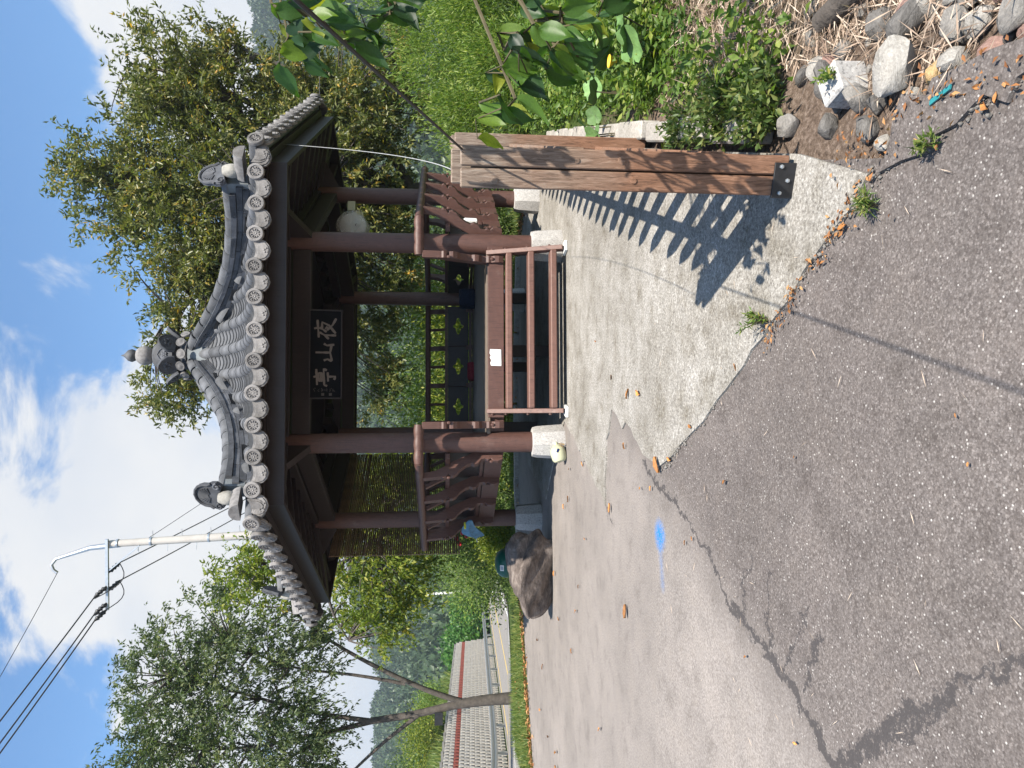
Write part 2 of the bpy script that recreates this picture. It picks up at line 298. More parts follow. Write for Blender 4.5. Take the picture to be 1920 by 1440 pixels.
M['concrete'] = concrete_mat()
def soil_mat():
    m_, N, L, bs = new_mat('garden_soil')
    v = coords(N, L)
    a = noise(N, L, 38, 8, 0.78, v); b = noise(N, L, 2.2, 5, 0.6, v)
    c1 = ramp(N, L, a.outputs[0], [(0.32, (0.07, 0.05, 0.04)), (0.5, (0.20, 0.145, 0.11)), (0.68, (0.42, 0.33, 0.27))])
    c2 = ramp(N, L, a.outputs[0], [(0.3, (0.025, 0.045, 0.012)), (0.7, (0.09, 0.13, 0.035))])
    sep = N.new('ShaderNodeSeparateXYZ'); t = N.new('ShaderNodeTexCoord'); L.new(t.outputs['Object'], sep.inputs[0])
    far = mth(N, L, 'MULTIPLY_ADD', sep.outputs['Y'], 0.09); far.node.inputs[2].default_value = -0.45
    f = mth(N, L, 'ADD', far, b.outputs[0]); f = ramp(N, L, f, [(0.45, (0, 0, 0)), (0.75, (1, 1, 1))])   # planted further back
    c = mixc(N, L, f, c1, c2); L.new(c, bs.inputs['Base Color']); bs.inputs['Roughness'].default_value = 0.95; bs.inputs['Specular IOR Level'].default_value = 0.1
    bump(N, L, bs, a.outputs[0], 1.0, 0.03)
    return m_
M['soil'] = soil_mat()
def rock_mat(name, a, b, c_, scale=6):
    m_, N, L, bs = new_mat(name)
    v = coords(N, L, (1, 1, 2.2)); n1 = noise(N, L, scale, 8, 0.7, v, 0.8); n2 = noise(N, L, scale*7, 4, 0.7, v)
    c = ramp(N, L, n1.outputs[0], [(0.3, a), (0.5, b), (0.68, c_)])
    k = ramp(N, L, n2.outputs[0], [(0.3, (0.7,)*3), (0.7, (1.15,)*3)]); c = mixc(N, L, 1.0, c, k, 'MULTIPLY')
    L.new(c, bs.inputs['Base Color']); bs.inputs['Roughness'].default_value = 0.85; bs.inputs['Specular IOR Level'].default_value = 0.25
    bump(N, L, bs, n1.outputs[0], 0.8, 0.03)
    return m_
M['rock'] = rock_mat('boulder_stone', (0.035, 0.03, 0.028), (0.135, 0.108, 0.095), (0.27, 0.23, 0.205), 4)
M['st_white'] = rock_mat('pale_stone', (0.24, 0.22, 0.195), (0.38, 0.355, 0.32), (0.46, 0.435, 0.40), 14)
M['st_grey'] = rock_mat('grey_stone', (0.14, 0.13, 0.12), (0.25, 0.232, 0.212), (0.34, 0.318, 0.29), 14)
M['st_dark'] = rock_mat('dark_stone', (0.08, 0.075, 0.07), (0.15, 0.14, 0.13), (0.24, 0.225, 0.21), 14)
M['st_yellow'] = rock_mat('ochre_stone', (0.32, 0.20, 0.09), (0.48, 0.33, 0.16), (0.55, 0.42, 0.26), 14)
M['st_red'] = rock_mat('reddish_stone', (0.20, 0.12, 0.10), (0.32, 0.20, 0.165), (0.42, 0.30, 0.26), 14)
M['straw'] = leaf_mat('dry_straw', [(0, (0.22, 0.15, 0.11)), (0.5, (0.43, 0.32, 0.24)), (1, (0.62, 0.51, 0.41))], 0.1, 0.8, 0.8)
M['litter'] = leaf_mat('fallen_leaf', [(0, (0.15, 0.06, 0.025)), (0.5, (0.34, 0.145, 0.05)), (1, (0.48, 0.28, 0.12))], 0.15, 0.7, 0.8)
M['leaf_big'] = leaf_mat('tree_leaf_autumn', [(0, (0.044, 0.062, 0.020)), (0.45, (0.112, 0.130, 0.040)), (0.80, (0.21, 0.20, 0.065)), (0.90, (0.31, 0.24, 0.05)), (1, (0.52, 0.28, 0.05))], 0.30, 0.36)
M['leaf_zel'] = leaf_mat('zelkova_leaf', [(0, (0.038, 0.062, 0.026)), (0.6, (0.088, 0.122, 0.050)), (1, (0.17, 0.18, 0.065))], 0.3)
M['leaf_yel'] = leaf_mat('yellowing_leaf', [(0, (0.05, 0.09, 0.014)), (0.5, (0.14, 0.19, 0.028)), (0.9, (0.28, 0.28, 0.04)), (1, (0.42, 0.28, 0.04))], 0.38)
M['leaf_lime'] = leaf_mat('lime_shrub_leaf', [(0, (0.058, 0.115, 0.020)), (0.5, (0.145, 0.225, 0.040)), (1, (0.29, 0.32, 0.06))], 0.32)
M['leaf_shrub'] = leaf_mat('shrub_leaf', [(0, (0.04, 0.075, 0.020)), (0.6, (0.105, 0.155, 0.042)), (1, (0.22, 0.23, 0.07))], 0.3)
M['leaf_vine'] = leaf_mat('vine_leaf', [(0, (0.025, 0.08, 0.012)), (0.6, (0.06, 0.155, 0.025)), (1, (0.13, 0.21, 0.045))], 0.3)
M['leaf_weed'] = leaf_mat('weed_leaf', [(0, (0.040, 0.088, 0.018)), (0.6, (0.125, 0.200, 0.042)), (0.93, (0.27, 0.31, 0.07)), (1, (0.42, 0.36, 0.10))], 0.35)
M['leaf_forest'] = leaf_mat('forest_leaf', [(0, (0.028, 0.050, 0.022)), (0.6, (0.050, 0.082, 0.032)), (1, (0.085, 0.115, 0.045))], 0.15)
M['grass'] = leaf_mat('verge_grass', [(0, (0.05, 0.09, 0.02)), (0.6, (0.13, 0.19, 0.045)), (1, (0.30, 0.30, 0.10))], 0.3)
def persimmon():
    m_, N, L, bs = new_mat('persimmon_leaf')
    oi = N.new('ShaderNodeObjectInfo'); v = coords(N, L); n = noise(N, L, 25, 4, 0.6, v)
    c = ramp(N, L, oi.outputs['Random'], [(0, (0.012, 0.036, 0.014)), (0.4, (0.035, 0.095, 0.018)), (0.8, (0.10, 0.19, 0.028)), (1, (0.24, 0.27, 0.03))])
    k = ramp(N, L, n.outputs[0], [(0.3, (0.75,)*3), (0.7, (1.15,)*3)]); c = mixc(N, L, 1.0, c, k, 'MULTIPLY')
    L.new(c, bs.inputs['Base Color']); bs.inputs['Roughness'].default_value = 0.48
    tr = N.new('ShaderNodeBsdfTranslucent'); c2 = mixc(N, L, 1.0, c, (2.2, 2.2, 0.7), 'MULTIPLY'); L.new(c2, tr.inputs[0])
    mx_ = N.new('ShaderNodeMixShader'); mx_.inputs[0].default_value = 0.4; L.new(bs.outputs[0], mx_.inputs[1]); L.new(tr.outputs[0], mx_.inputs[2]); L.new(mx_.outputs[0], N['Material Output'].inputs['Surface'])
    return m_
M['persimmon'] = persimmon()
def bag_mat():
    m_, N, L, bs = new_mat('clear_plastic_bag')
    bs.inputs['Base Color'].default_value = (0.62, 0.62, 0.55, 1); bs.inputs['Roughness'].default_value = 0.25
    n = noise(N, L, 18, 4, 0.6, coords(N, L)); bump(N, L, bs, n.outputs[0], 0.8, 0.02)
    tr = N.new('ShaderNodeBsdfTransparent'); mx_ = N.new('ShaderNodeMixShader'); mx_.inputs[0].default_value = 0.38
    L.new(tr.outputs[0], mx_.inputs[1]); L.new(bs.outputs[0], mx_.inputs[2]); L.new(mx_.outputs[0], N['Material Output'].inputs['Surface'])
    return m_
M['bag'] = bag_mat()

# ------------------------------------------------------------------ helpers
def link(o, parent=None):
    COL.objects.link(o)
    if parent is not None: o.parent = parent
    return o
def tag(o, label=None, cat=None, group=None, kind=None):
    if label: o['label'] = label
    if cat: o['category'] = cat
    if group: o['group'] = group
    if kind: o['kind'] = kind
    return o
def empty(name, loc, label, cat, group=None, rz=0.0):
    o = bpy.data.objects.new(name, None); o.empty_display_size = 0.2; link(o)
    o.location = loc; o.rotation_euler = (0, 0, rz)
    return tag(o, label, cat, group)
def np_mesh(name, V, F, mat, rnd=None, smooth=False):
    """V (n,3); F (m,k) array of equal-sized faces"""
    V = np.asarray(V, np.float32); F = np.asarray(F, np.int32); k = F.shape[1]
    me = bpy.data.meshes.new(name)
    me.vertices.add(len(V)); me.vertices.foreach_set('co', V.ravel())
    me.loops.add(F.size); me.loops.foreach_set('vertex_index', F.ravel())
    me.polygons.add(len(F)); me.polygons.foreach_set('loop_start', np.arange(0, F.size, k, dtype=np.int32)); me.polygons.foreach_set('loop_total', np.full(len(F), k, np.int32))
    if rnd is not None:
        a = me.attributes.new('rnd', 'FLOAT', 'FACE'); a.data.foreach_set('value', np.asarray(rnd, np.float32))
    if smooth: me.polygons.foreach_set('use_smooth', np.ones(len(F), bool))
    me.update(calc_edges=True); me.validate()
    me.materials.append(mat); return me
class MB:
    def __init__(s): s.v = []; s.f = []
    def add(s, vs_, fs): 
        o = len(s.v); s.v += [tuple(x) for x in vs_]; s.f += [tuple(i+o for i in f) for f in fs]; return s
    def box(s, c, size, rot=None, taper=1.0):
        hx, hy, hz = size[0]/2, size[1]/2, size[2]/2; c = Vector(c)
        pts = [Vector((x*hx*(taper if z > 0 else 1), y*hy*(taper if z > 0 else 1), z*hz)) for z in (-1, 1) for y in (-1, 1) for x in (-1, 1)]
        if rot is not None: pts = [rot @ p for p in pts]
        return s.add([c+p for p in pts], [(0, 2, 3, 1), (4, 5, 7, 6), (0, 1, 5, 4), (2, 6, 7, 3), (0, 4, 6, 2), (1, 3, 7, 5)])
    def bar(s, a, b, w, h, upv=(0, 0, 1)):
        a, b = Vector(a), Vector(b); d = b-a; l = d.length; y = d/l; x = y.cross(Vector(upv)).normalized(); z = x.cross(y)
        return s.box((a+b)/2, (w, l, h), Matrix((x, y, z)).transposed())
    def tube(s, pts, rad, n=8, cap=True):
        pts = [Vector(p) for p in pts]; k = len(pts)
        if isinstance(rad, (int, float)): rad = [rad]*k
        o = len(s.v); prev = None
        for i, p in enumerate(pts):
            t = (pts[min(i+1, k-1)]-pts[max(i-1, 0)]).normalized()
            if prev is None:
                a = Vector((0, 0, 1)) if abs(t.z) < 0.9 else Vector((1, 0, 0)); u = t.cross(a).normalized()
            else: u = (prev-t*prev.dot(t)).normalized()
            prev = u; w_ = t.cross(u)
            for j in range(n):
                an = 2*math.pi*j/n; s.v.append(tuple(p+(u*math.cos(an)+w_*math.sin(an))*rad[i]))
        for i in range(k-1):
            for j in range(n):
                s.f.append((o+i*n+j, o+i*n+(j+1) % n, o+(i+1)*n+(j+1) % n, o+(i+1)*n+j))
        if cap:
            s.f.append(tuple(o+j for j in reversed(range(n)))); s.f.append(tuple(o+(k-1)*n+j for j in range(n)))
        return s
    def lathe(s, prof, n=16, c=(0, 0, 0), M_=None, sx=1.0, sy=1.0):
        o = len(s.v); c = Vector(c)
        for r, z in prof:
            for j in range(n):
                an = 2*math.pi*j/n; p = Vector((r*math.cos(an)*sx, r*math.sin(an)*sy, z)); p = M_ @ p if M_ else p; s.v.append(tuple(c+p))
        k = len(prof)
        for i in range(k-1):
            for j in range(n): s.f.append((o+i*n+j, o+i*n+(j+1) % n, o+(i+1)*n+(j+1) % n, o+(i+1)*n+j))
        s.f.append(tuple(o+j for j in reversed(range(n)))); s.f.append(tuple(o+(k-1)*n+j for j in range(n)))
        return s
    def prism(s, poly, thick, M_, holes=()):
        """2-D outline (x,y) extruded +-thick/2 along local z, then mapped by the 4x4 M_"""
        loops = [[Vector((x, y, 0)) for x, y in poly]]+[[Vector((x, y, 0)) for x, y in h] for h in holes]
        flat = [p for l in loops for p in l]; tris = geometry.tessellate_polygon(loops); n = len(flat); o = len(s.v)
        for sg in (-1, 1):
            for p in flat: s.v.append(tuple(M_ @ Vector((p.x, p.y, sg*thick/2))))
        for t in tris:
            s.f.append((o+t[0], o+t[1], o+t[2])); s.f.append((o+n+t[2], o+n+t[1], o+n+t[0]))
        b = 0
        for l in loops:
            for i in range(len(l)):
                j = (i+1) % len(l); s.f.append((o+b+i, o+b+j, o+n+b+j, o+n+b+i))
            b += len(l)
        return s
    def mesh(s, name, mat, smooth=False, bevel=0.0, angle=40):
        bm = bmesh.new(); vv = [bm.verts.new(v) for v in s.v]
        for f in s.f:
            try: bm.faces.new([vv[i] for i in f])
            except ValueError: pass
        bmesh.ops.remove_doubles(bm, verts=bm.verts, dist=1e-5)
        bmesh.ops.recalc_face_normals(bm, faces=bm.faces)
        if bevel:
            ed = [e for e in bm.edges if len(e.link_faces) == 2 and e.calc_face_angle(0) > R(30)]
            bmesh.ops.bevel(bm, geom=ed, offset=bevel, segments=1, profile=0.7, affect='EDGES', clamp_overlap=True)
        me = bpy.data.meshes.new(name); bm.to_mesh(me); bm.free()
        if smooth:
            me.polygons.foreach_set('use_smooth', np.ones(len(me.polygons), bool)); me.set_sharp_from_angle(angle=R(angle))
        me.materials.append(mat); return me
    def build(s, name, mat, parent=None, off=(0, 0, 0), smooth=False, bevel=0.0, angle=40):
        """link as one object; off is taken off the coordinates and given back as location when top-level"""
        if off != (0, 0, 0):
            ox, oy, oz = off; s.v = [(x-ox, y-oy, z-oz) for x, y, z in s.v]
        o = bpy.data.objects.new(name, s.mesh(name, mat, smooth, bevel, angle)); link(o, parent)
        if parent is None: o.location = off
        return o
def inst(name, me, parent, mat4):
    o = bpy.data.objects.new(name, me); link(o, parent); o.matrix_local = mat4; return o
def frame(x, y, z, p):
    m_ = Matrix((Vector(x), Vector(y), Vector(z))).transposed().to_4x4(); m_.translation = Vector(p); return m_
def struct(o): o['kind'] = 'structure'; return o

def gz(x, y): return -0.05*max(0.0, 5-y)*(1 if y > -1 else 6/max(5-y, 6)) - 0.08*min(max(0.0, y-15), 19.0)-0.04*max(0.0, y-34)
def gnd(x, y): return gz(x, y)

def leaf_cloud(P, D, L_, W_, rng, fold=0.3, flat=0.0):
    """kite-shaped folded leaves: points P, directions D -> verts, tris"""
    n = len(P); D = D/np.maximum(np.linalg.norm(D, axis=1, keepdims=True), 1e-6)
    rv = rng.normal(size=(n, 3)); rv[:, 2] += flat
    S = np.cross(D, rv); S /= np.maximum(np.linalg.norm(S, axis=1, keepdims=True), 1e-6); Nn = np.cross(S, D)
    L_ = np.broadcast_to(L_, (n,))[:, None]; W_ = np.broadcast_to(W_, (n,))[:, None]
    a = P; tip = P+D*L_; m_ = P+D*L_*0.45
    l = m_+S*W_*0.5+Nn*W_*fold; r = m_-S*W_*0.5+Nn*W_*fold
    V = np.stack([a, l, tip, r], 1).reshape(-1, 3); b = np.arange(n)[:, None]*4
    F = np.concatenate([b+np.array([0, 1, 2]), b+np.array([0, 2, 3])], 1).reshape(-1, 3)
    return V, F
def foliage(name, P, D, L_, W_, rng, mat, parent, off, rnd=None, fold=0.3, flat=0.0):
    V, F = leaf_cloud(P, D, L_, W_, rng, fold, flat)
    r = rng.random(len(P)) if rnd is None else rnd
    me = np_mesh(name, V-np.array(off), F, mat, np.repeat(r, 2))
    o = bpy.data.objects.new(name, me); link(o, parent); return o
def ell_pts(rng, n, ells, shell=0.55):
    vol = np.array([e[1][0]*e[1][1]*e[1][2] for e in ells]); k = rng.choice(len(ells), n, p=vol/vol.sum())
    d = rng.normal(size=(n, 3)); d /= np.linalg.norm(d, axis=1, keepdims=True)
    r = (shell+(1-shell)*rng.random(n)**0.6)[:, None]*np.where(rng.random(n)[:, None] < 0.25, rng.random(n)[:, None], 1)
    C = np.array([e[0] for e in ells])[k]; Rr = np.array([e[1] for e in ells])[k]
    return C+d*r*Rr, d

# ------------------------------------------------------------------ ground, asphalt, slab
def grid_axis(near, far, step, extra=()):
    a = list(np.arange(near[0], near[1]+1e-6, step)); v = near[1]; s = step
    while v < far[1]: s *= 1.5; v += s; a.append(v)
    v = near[0]; s = step
    while v > far[0]: s *= 1.5; v -= s; a.insert(0, v)
    return np.array(sorted(set([round(x, 3) for x in a]+list(extra))))
def garden(x, y):
    """slightly hollow, lumpy planting ground to the right of the slab and behind the pavilion"""
    edge = 0.86+0.335*(y-2.55) if y > 2.55 else 0.92
    k = min(1.0, max(0.0, (x-edge)/0.5))
    return k*(-0.10+0.05*math.sin(2.1*x+1.3*y)*math.cos(1.7*y-0.6*x)) if y < 30 else 0.0
xs = grid_axis((-12, 14), (-1500, 1500), 0.5, ()); ys = grid_axis((-1, 30), (-400, 2500), 0.5, (5.0, 15.0, 34.0, 90.0))
def ground_z(x, y):
    z = gz(x, min(y, 90.0)) - 0.035 + garden(x, y)
    return z
V = np.array([(x, y, ground_z(x, y)) for y in ys for x in xs]); nx, ny = len(xs), len(ys)
I = np.arange(nx*ny).reshape(ny, nx); Fq = np.stack([I[:-1, :-1], I[:-1, 1:], I[1:, 1:], I[1:, :-1]], -1).reshape(-1, 4)
ground = bpy.data.objects.new('ground', np_mesh('ground', V, Fq, M['soil'])); link(ground); struct(ground)

def sheet(name, poly, mat, lift, thick=0.0, ystep=0.5, rough=0.0):
    bm = bmesh.new(); vs_ = [bm.verts.new((x, y, 0)) for x, y in poly]
    for t3 in geometry.tessellate_polygon([[Vector((x, y, 0)) for x, y in poly]]): bm.faces.new([vs_[i] for i in t3])
    y0, y1 = min(p[1] for p in poly), max(p[1] for p in poly)
    bm.faces.ensure_lookup_table()
    cuts = list(np.arange(math.ceil(y0/ystep)*ystep, y1, ystep))
    for c in cuts:
        bmesh.ops.bisect_plane(bm, geom=bm.verts[:]+bm.edges[:]+bm.faces[:], plane_co=(0, c, 0), plane_no=(0, 1, 0), dist=1e-5)
    if thick:
        r = bmesh.ops.extrude_face_region(bm, geom=bm.faces[:]); 
        top = [g for g in r['geom'] if isinstance(g, bmesh.types.BMVert)]; tops = set(top)
        for v in bm.verts: v.co.z = gz(v.co.x, v.co.y)+lift-(0 if v in tops else thick)
    else:
        for v in bm.verts: v.co.z = gz(v.co.x, v.co.y)+lift
    bmesh.ops.recalc_face_normals(bm, faces=bm.faces)
    me = bpy.data.meshes.new(name); bm.to_mesh(me); bm.free(); me.materials.append(mat)
    if not thick and me.polygons[0].normal.z < 0: me.flip_normals()
    o = bpy.data.objects.new(name, me); link(o); return struct(o)
asph = [(0.93, -6), (0.93, 1.2), (0.88, 1.9), (0.83, 2.5), (1.02, 3.15), (1.42, 4.35), (2.10, 6.35), (2.95, 8.9), (3.6, 10.9), (3.9, 12.6), (2.6, 14.4), (0.5, 14.9), (-2.2, 14.7), (-4.1, 13.9), (-4.9, 13.3), (-6.6, 12.0), (-9.0, 10.3), (-16, 5.0), (-22, -6)]
sheet('asphalt_lot', asph, M['asphalt'], 0.0)
def jag(a, b, n, amp, seed):
    rr = random.Random(seed); out = []
    for i in range(n):
        t = i/n; out.append((a[0]+(b[0]-a[0])*t+rr.uniform(-amp, amp), a[1]+(b[1]-a[1])*t+rr.uniform(-amp, amp)))
    return out
slab = [(0.80, 2.60), (1.035, 3.10), (1.44, 4.32), (2.12, 6.30), (2.98, 8.88), (3.55, 10.8), (2.9, 12.9), (-1.4, 12.9), (-1.7, 10.5), (-0.95, 9.6), (-0.46, 8.83)]
slab += jag((-0.56, 8.35), (-0.76, 7.78), 5, 0.03, 1)+jag((-0.76, 7.78), (-1.11, 6.6), 9, 0.04, 2)+jag((-1.11, 6.56), (-0.80, 6.6), 5, 0.03, 3)+jag((-0.80, 6.6), (-0.31, 6.39), 6, 0.05, 4)
slab += jag((-0.24, 6.29), (-0.51, 5.2), 9, 0.05, 5)+jag((-0.58, 4.88), (-0.22, 4.16), 6, 0.015, 6)+jag((-0.22, 4.16), (0.31, 3.32), 8, 0.015, 7)+jag((0.31, 3.32), (0.76, 2.65), 8, 0.02, 8)
sheet('concrete_slab', slab, M['concrete'], 0.014, 0.02)

# ------------------------------------------------------------------ pavilion
PAV = (0.425, 11.23, 0.0); PROT = 0.0432
pav = empty('pavilion', PAV, 'six-sided brown wooden pavilion with curved grey tiled roof and stone column bases', 'pavilion', rz=PROT)
def sd(phi):                                       # side frame: outward o, tangent t
    a = R(phi); return Vector((math.cos(a), math.sin(a), 0)), Vector((-math.sin(a), math.cos(a), 0))
SIDES = [-90, -30, 30, 90, 150, 210]; CORN = [-60, 0, 60, 120, 180, 240]
RC = 2.5; A0 = RC*math.cos(R(30))
def cpt(k, r, z): a = R(k); return Vector((r*math.cos(a), r*math.sin(a), z))
# column bases and columns
for k in CORN:
    p = cpt(k, RC, 0)
    MB().lathe([(0.215, -0.03), (0.222, 0.03), (0.200, 0.34), (0.185, 0.395), (0.15, 0.402)], 8, p, Matrix.Rotation(R(k+22.5), 3, 'Z')).build('column_base', M['granite'], pav, smooth=True, angle=25)
    b = MB().tube([p+Vector((0, 0, z)) for z in (0.395, 1.2, 2.2, 3.42)], [0.128, 0.127, 0.124, 0.120], 24)
    col = b.build('column', M['brown'], pav, smooth=True)
    side = cpt(k, 1, 0).normalized()
    a = R(k+90+55*(1 if k in (-60, 240) else -1)*(-1 if k == -60 else 1))
    # drying check running down the column
# floor, beams under it
floor_poly_a = A0-0.02
for i in range(17):
    y = -A0+0.06+i*(2*A0-0.12)/16.0; w = (2*A0-0.12)/16.0-0.008
    hw = RC-0.04-abs(y)/math.tan(R(60))-0.02
    MB().box((0, y, 0.945), (2*hw, w, 0.045)).build('floor_plank', M['floorwood'], pav, bevel=0.004)
for phi in SIDES:
    o, t = sd(phi); mm = Matrix((t, o, Vector((0, 0, 1)))).transposed()
    MB().box(o*(A0-0.02)+Vector((0, 0, 0.845)), (RC-0.27, 0.09, 0.19), mm).build('floor_beam', M['brown'], pav, bevel=0.006)
    # lintel and eave plate
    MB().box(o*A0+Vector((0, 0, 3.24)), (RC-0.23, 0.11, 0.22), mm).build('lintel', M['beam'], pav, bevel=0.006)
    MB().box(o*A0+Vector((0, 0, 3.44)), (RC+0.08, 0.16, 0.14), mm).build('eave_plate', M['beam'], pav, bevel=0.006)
for xx, yy in ((0, -1.0), (-1.1, 0.3), (1.0, 0.5), (-0.1, 0.9)):
    MB().box((xx, yy, 0.45), (0.16, 0.16, 0.92)).build('floor_post', M['beam'], pav, bevel=0.006)
for yy in (-1.0, 0.4, 1.3):
    MB().box((0, yy, 0.87), (4.1-abs(yy)*0.9, 0.12, 0.10)).build('floor_joist', M['beam'], pav)

# railings
RA = A0+0.38; RR = RA/math.cos(R(30))
BR = [(0.02, 0.76), (0.16, 0.76), (0.185, 0.82), (0.18, 0.88), (0.15, 0.91), (0.165, 0.945), (0.15, 0.98), (0.16, 1.03), (0.215, 1.07), (0.23, 1.12), (0.215, 1.16), (0.24, 1.22), (0.30, 1.30), (0.355, 1.34), (0.385, 1.39), (0.38, 1.43), (0.35, 1.445), (0.395, 1.47), (0.41, 1.505), (0.395, 1.53),
      (0.40, 1.56), (0.42, 1.76), (0.34, 1.76), (0.31, 1.60), (0.24, 1.48), (0.17, 1.36), (0.10, 1.20), (0.02, 1.06)]
def bracket_mesh():
    # outline x = outwards from the column line, y = up, extruded along the side
    return MB().prism(BR, 0.085, Matrix(((1, 0, 0, 0), (0, 0, 1, 0), (0, 1, 0, 0), (0, 0, 0, 1)))).mesh('bracket', M['brown'], bevel=0.004)
br_me = bracket_mesh()
knob_me = MB().lathe([(0.004, -0.022), (0.016, -0.018), (0.022, 0), (0.016, 0.018), (0.004, 0.022)], 10).mesh('knob', M['brown'], True)
def handrail(a, b, phi, ends):
    m_ = MB().tube([a, a.lerp(b, 0.5), b], 0.052, 14); return m_.build('handrail', M['brown'], pav, smooth=True)
def cut_panel(w, h, hole):
    ou = [(-w/2, -h/2), (w/2, -h/2), (w/2, h/2), (-w/2, h/2)]; return ou, hole
def keyhole(s):
    # rounded slot with a lobe either side, as sawn into the panels
    pts = []
    for i in range(28):
        a = 2*math.pi*i/28; c_, s_ = math.cos(a), math.sin(a)
        r = 0.055+0.035*max(0, abs(c_))**6+0.045*max(0, abs(s_))**10
        pts.append((c_*r*s*1.75 if abs(c_) > 0.75 else c_*r*s*1.1, s_*r*s))
    return pts
for phi in SIDES[1:]:
    o, t = sd(phi); mm = Matrix((t, o, Vector((0, 0, 1)))).transposed()
    a = o*RA+t*(-RR/2-0.02)+Vector((0, 0, 1.80)); b = o*RA+t*(RR/2+0.02)+Vector((0, 0, 1.80)); handrail(a, b, phi, 0)
    MB().box(o*(A0+0.20)+Vector((0, 0, 1.455)), (RC+0.05, 0.07, 0.055), mm).build('middle_rail', M['brown'], pav, bevel=0.004)
    MB().box(o*(A0+0.04)+Vector((0, 0, 1.01)), (RC-0.27, 0.06, 0.05), mm).build('bottom_rail', M['brown'], pav, bevel=0.004)
    for j in range(3):
        tt = (j-1)*0.75; w = 0.735
        fr = frame(t, Vector((0, 0, 1)), o, o*(A0+0.05)+t*tt+Vector((0, 0, 1.235)))
        MB().prism([(-w/2, -0.185), (w/2, -0.185), (w/2, 0.19), (-w/2, 0.19)], 0.024, fr, [keyhole(1.0)]).build('rail_panel', M['beam'], pav)
    for j in range(3):                             # lower skirting boards outside the floor beam
        fr = frame(t, Vector((0, 0, 1)), o, o*(A0+0.075)+t*(j-1)*0.75+Vector((0, 0, 0.86)))
        MB().prism([(-0.368, -0.11), (0.368, -0.11), (0.368, 0.115), (-0.368, 0.115)], 0.022, fr).build('skirt_board', M['brown'], pav)
    for j in range(4):
        tt = -1.06+j*0.706
        bk = inst('bracket', br_me, pav, frame(o, t, (0, 0, 1), o*A0+t*tt))
        inst('knob', knob_me, bk, Matrix.Translation((0.175, 0, 0.905)))
        inst('knob', knob_me, bk, Matrix.Translation((0.40, 0.02, 1.445)))
    for j in range(3):                             # short struts under the handrail
        tt = -0.706+j*0.706
        MB().box(o*(A0+0.29)+t*tt+Vector((0, 0, 1.61)), (0.05, 0.05, 0.30), mm @ Matrix.Rotation(R(-28), 3, 'X')).build('rail_strut', M['brown'], pav, bevel=0.004)
o, t = sd(-90)
for s in (-1, 1):                                  # short returns either side of the entrance
    a = o*RA+t*(s*(RR/2+0.02))+Vector((0, 0, 1.80)); b = o*RA+t*(s*1.02)+Vector((0, 0, 1.80))
    mbk = MB(); n = 12
    mbk.tube([a.lerp(b, i/n) for i in range(n+1)], [0.052+0.010*abs(math.sin(i*math.pi/4)) for i in range(n+1)], 14)
    mbk.build('handrail', M['brown'], pav, smooth=True)
    bk = inst('bracket', br_me, pav, frame(o, t, (0, 0, 1), o*A0+t*(s*1.03)))
    inst('knob', knob_me, bk, Matrix.Translation((0.18, 0, 0.905))); inst('knob', knob_me, bk, Matrix.Translation((0.40, -0.03*s, 1.445)))

# eaves: fascia, rafters, soffit
RE = 3.73; AE = RE*math.cos(R(30))
SP = [(0.0, 5.22), (0.2, 5.05), (0.416, 4.88), (0.753, 4.61), (1.29, 4.25), (1.81, 3.99), (2.4, 3.78), (3.03, 3.575), (3.46, 3.455)]
def S(a):
    for (a0, z0), (a1, z1) in zip(SP, SP[1:]):
        if a <= a1: return z0+(z1-z0)*(a-a0)/(a1-a0)
    (a0, z0), (a1, z1) = SP[-2:]; return z1+(z1-z0)/(a1-a0)*(a-a1)
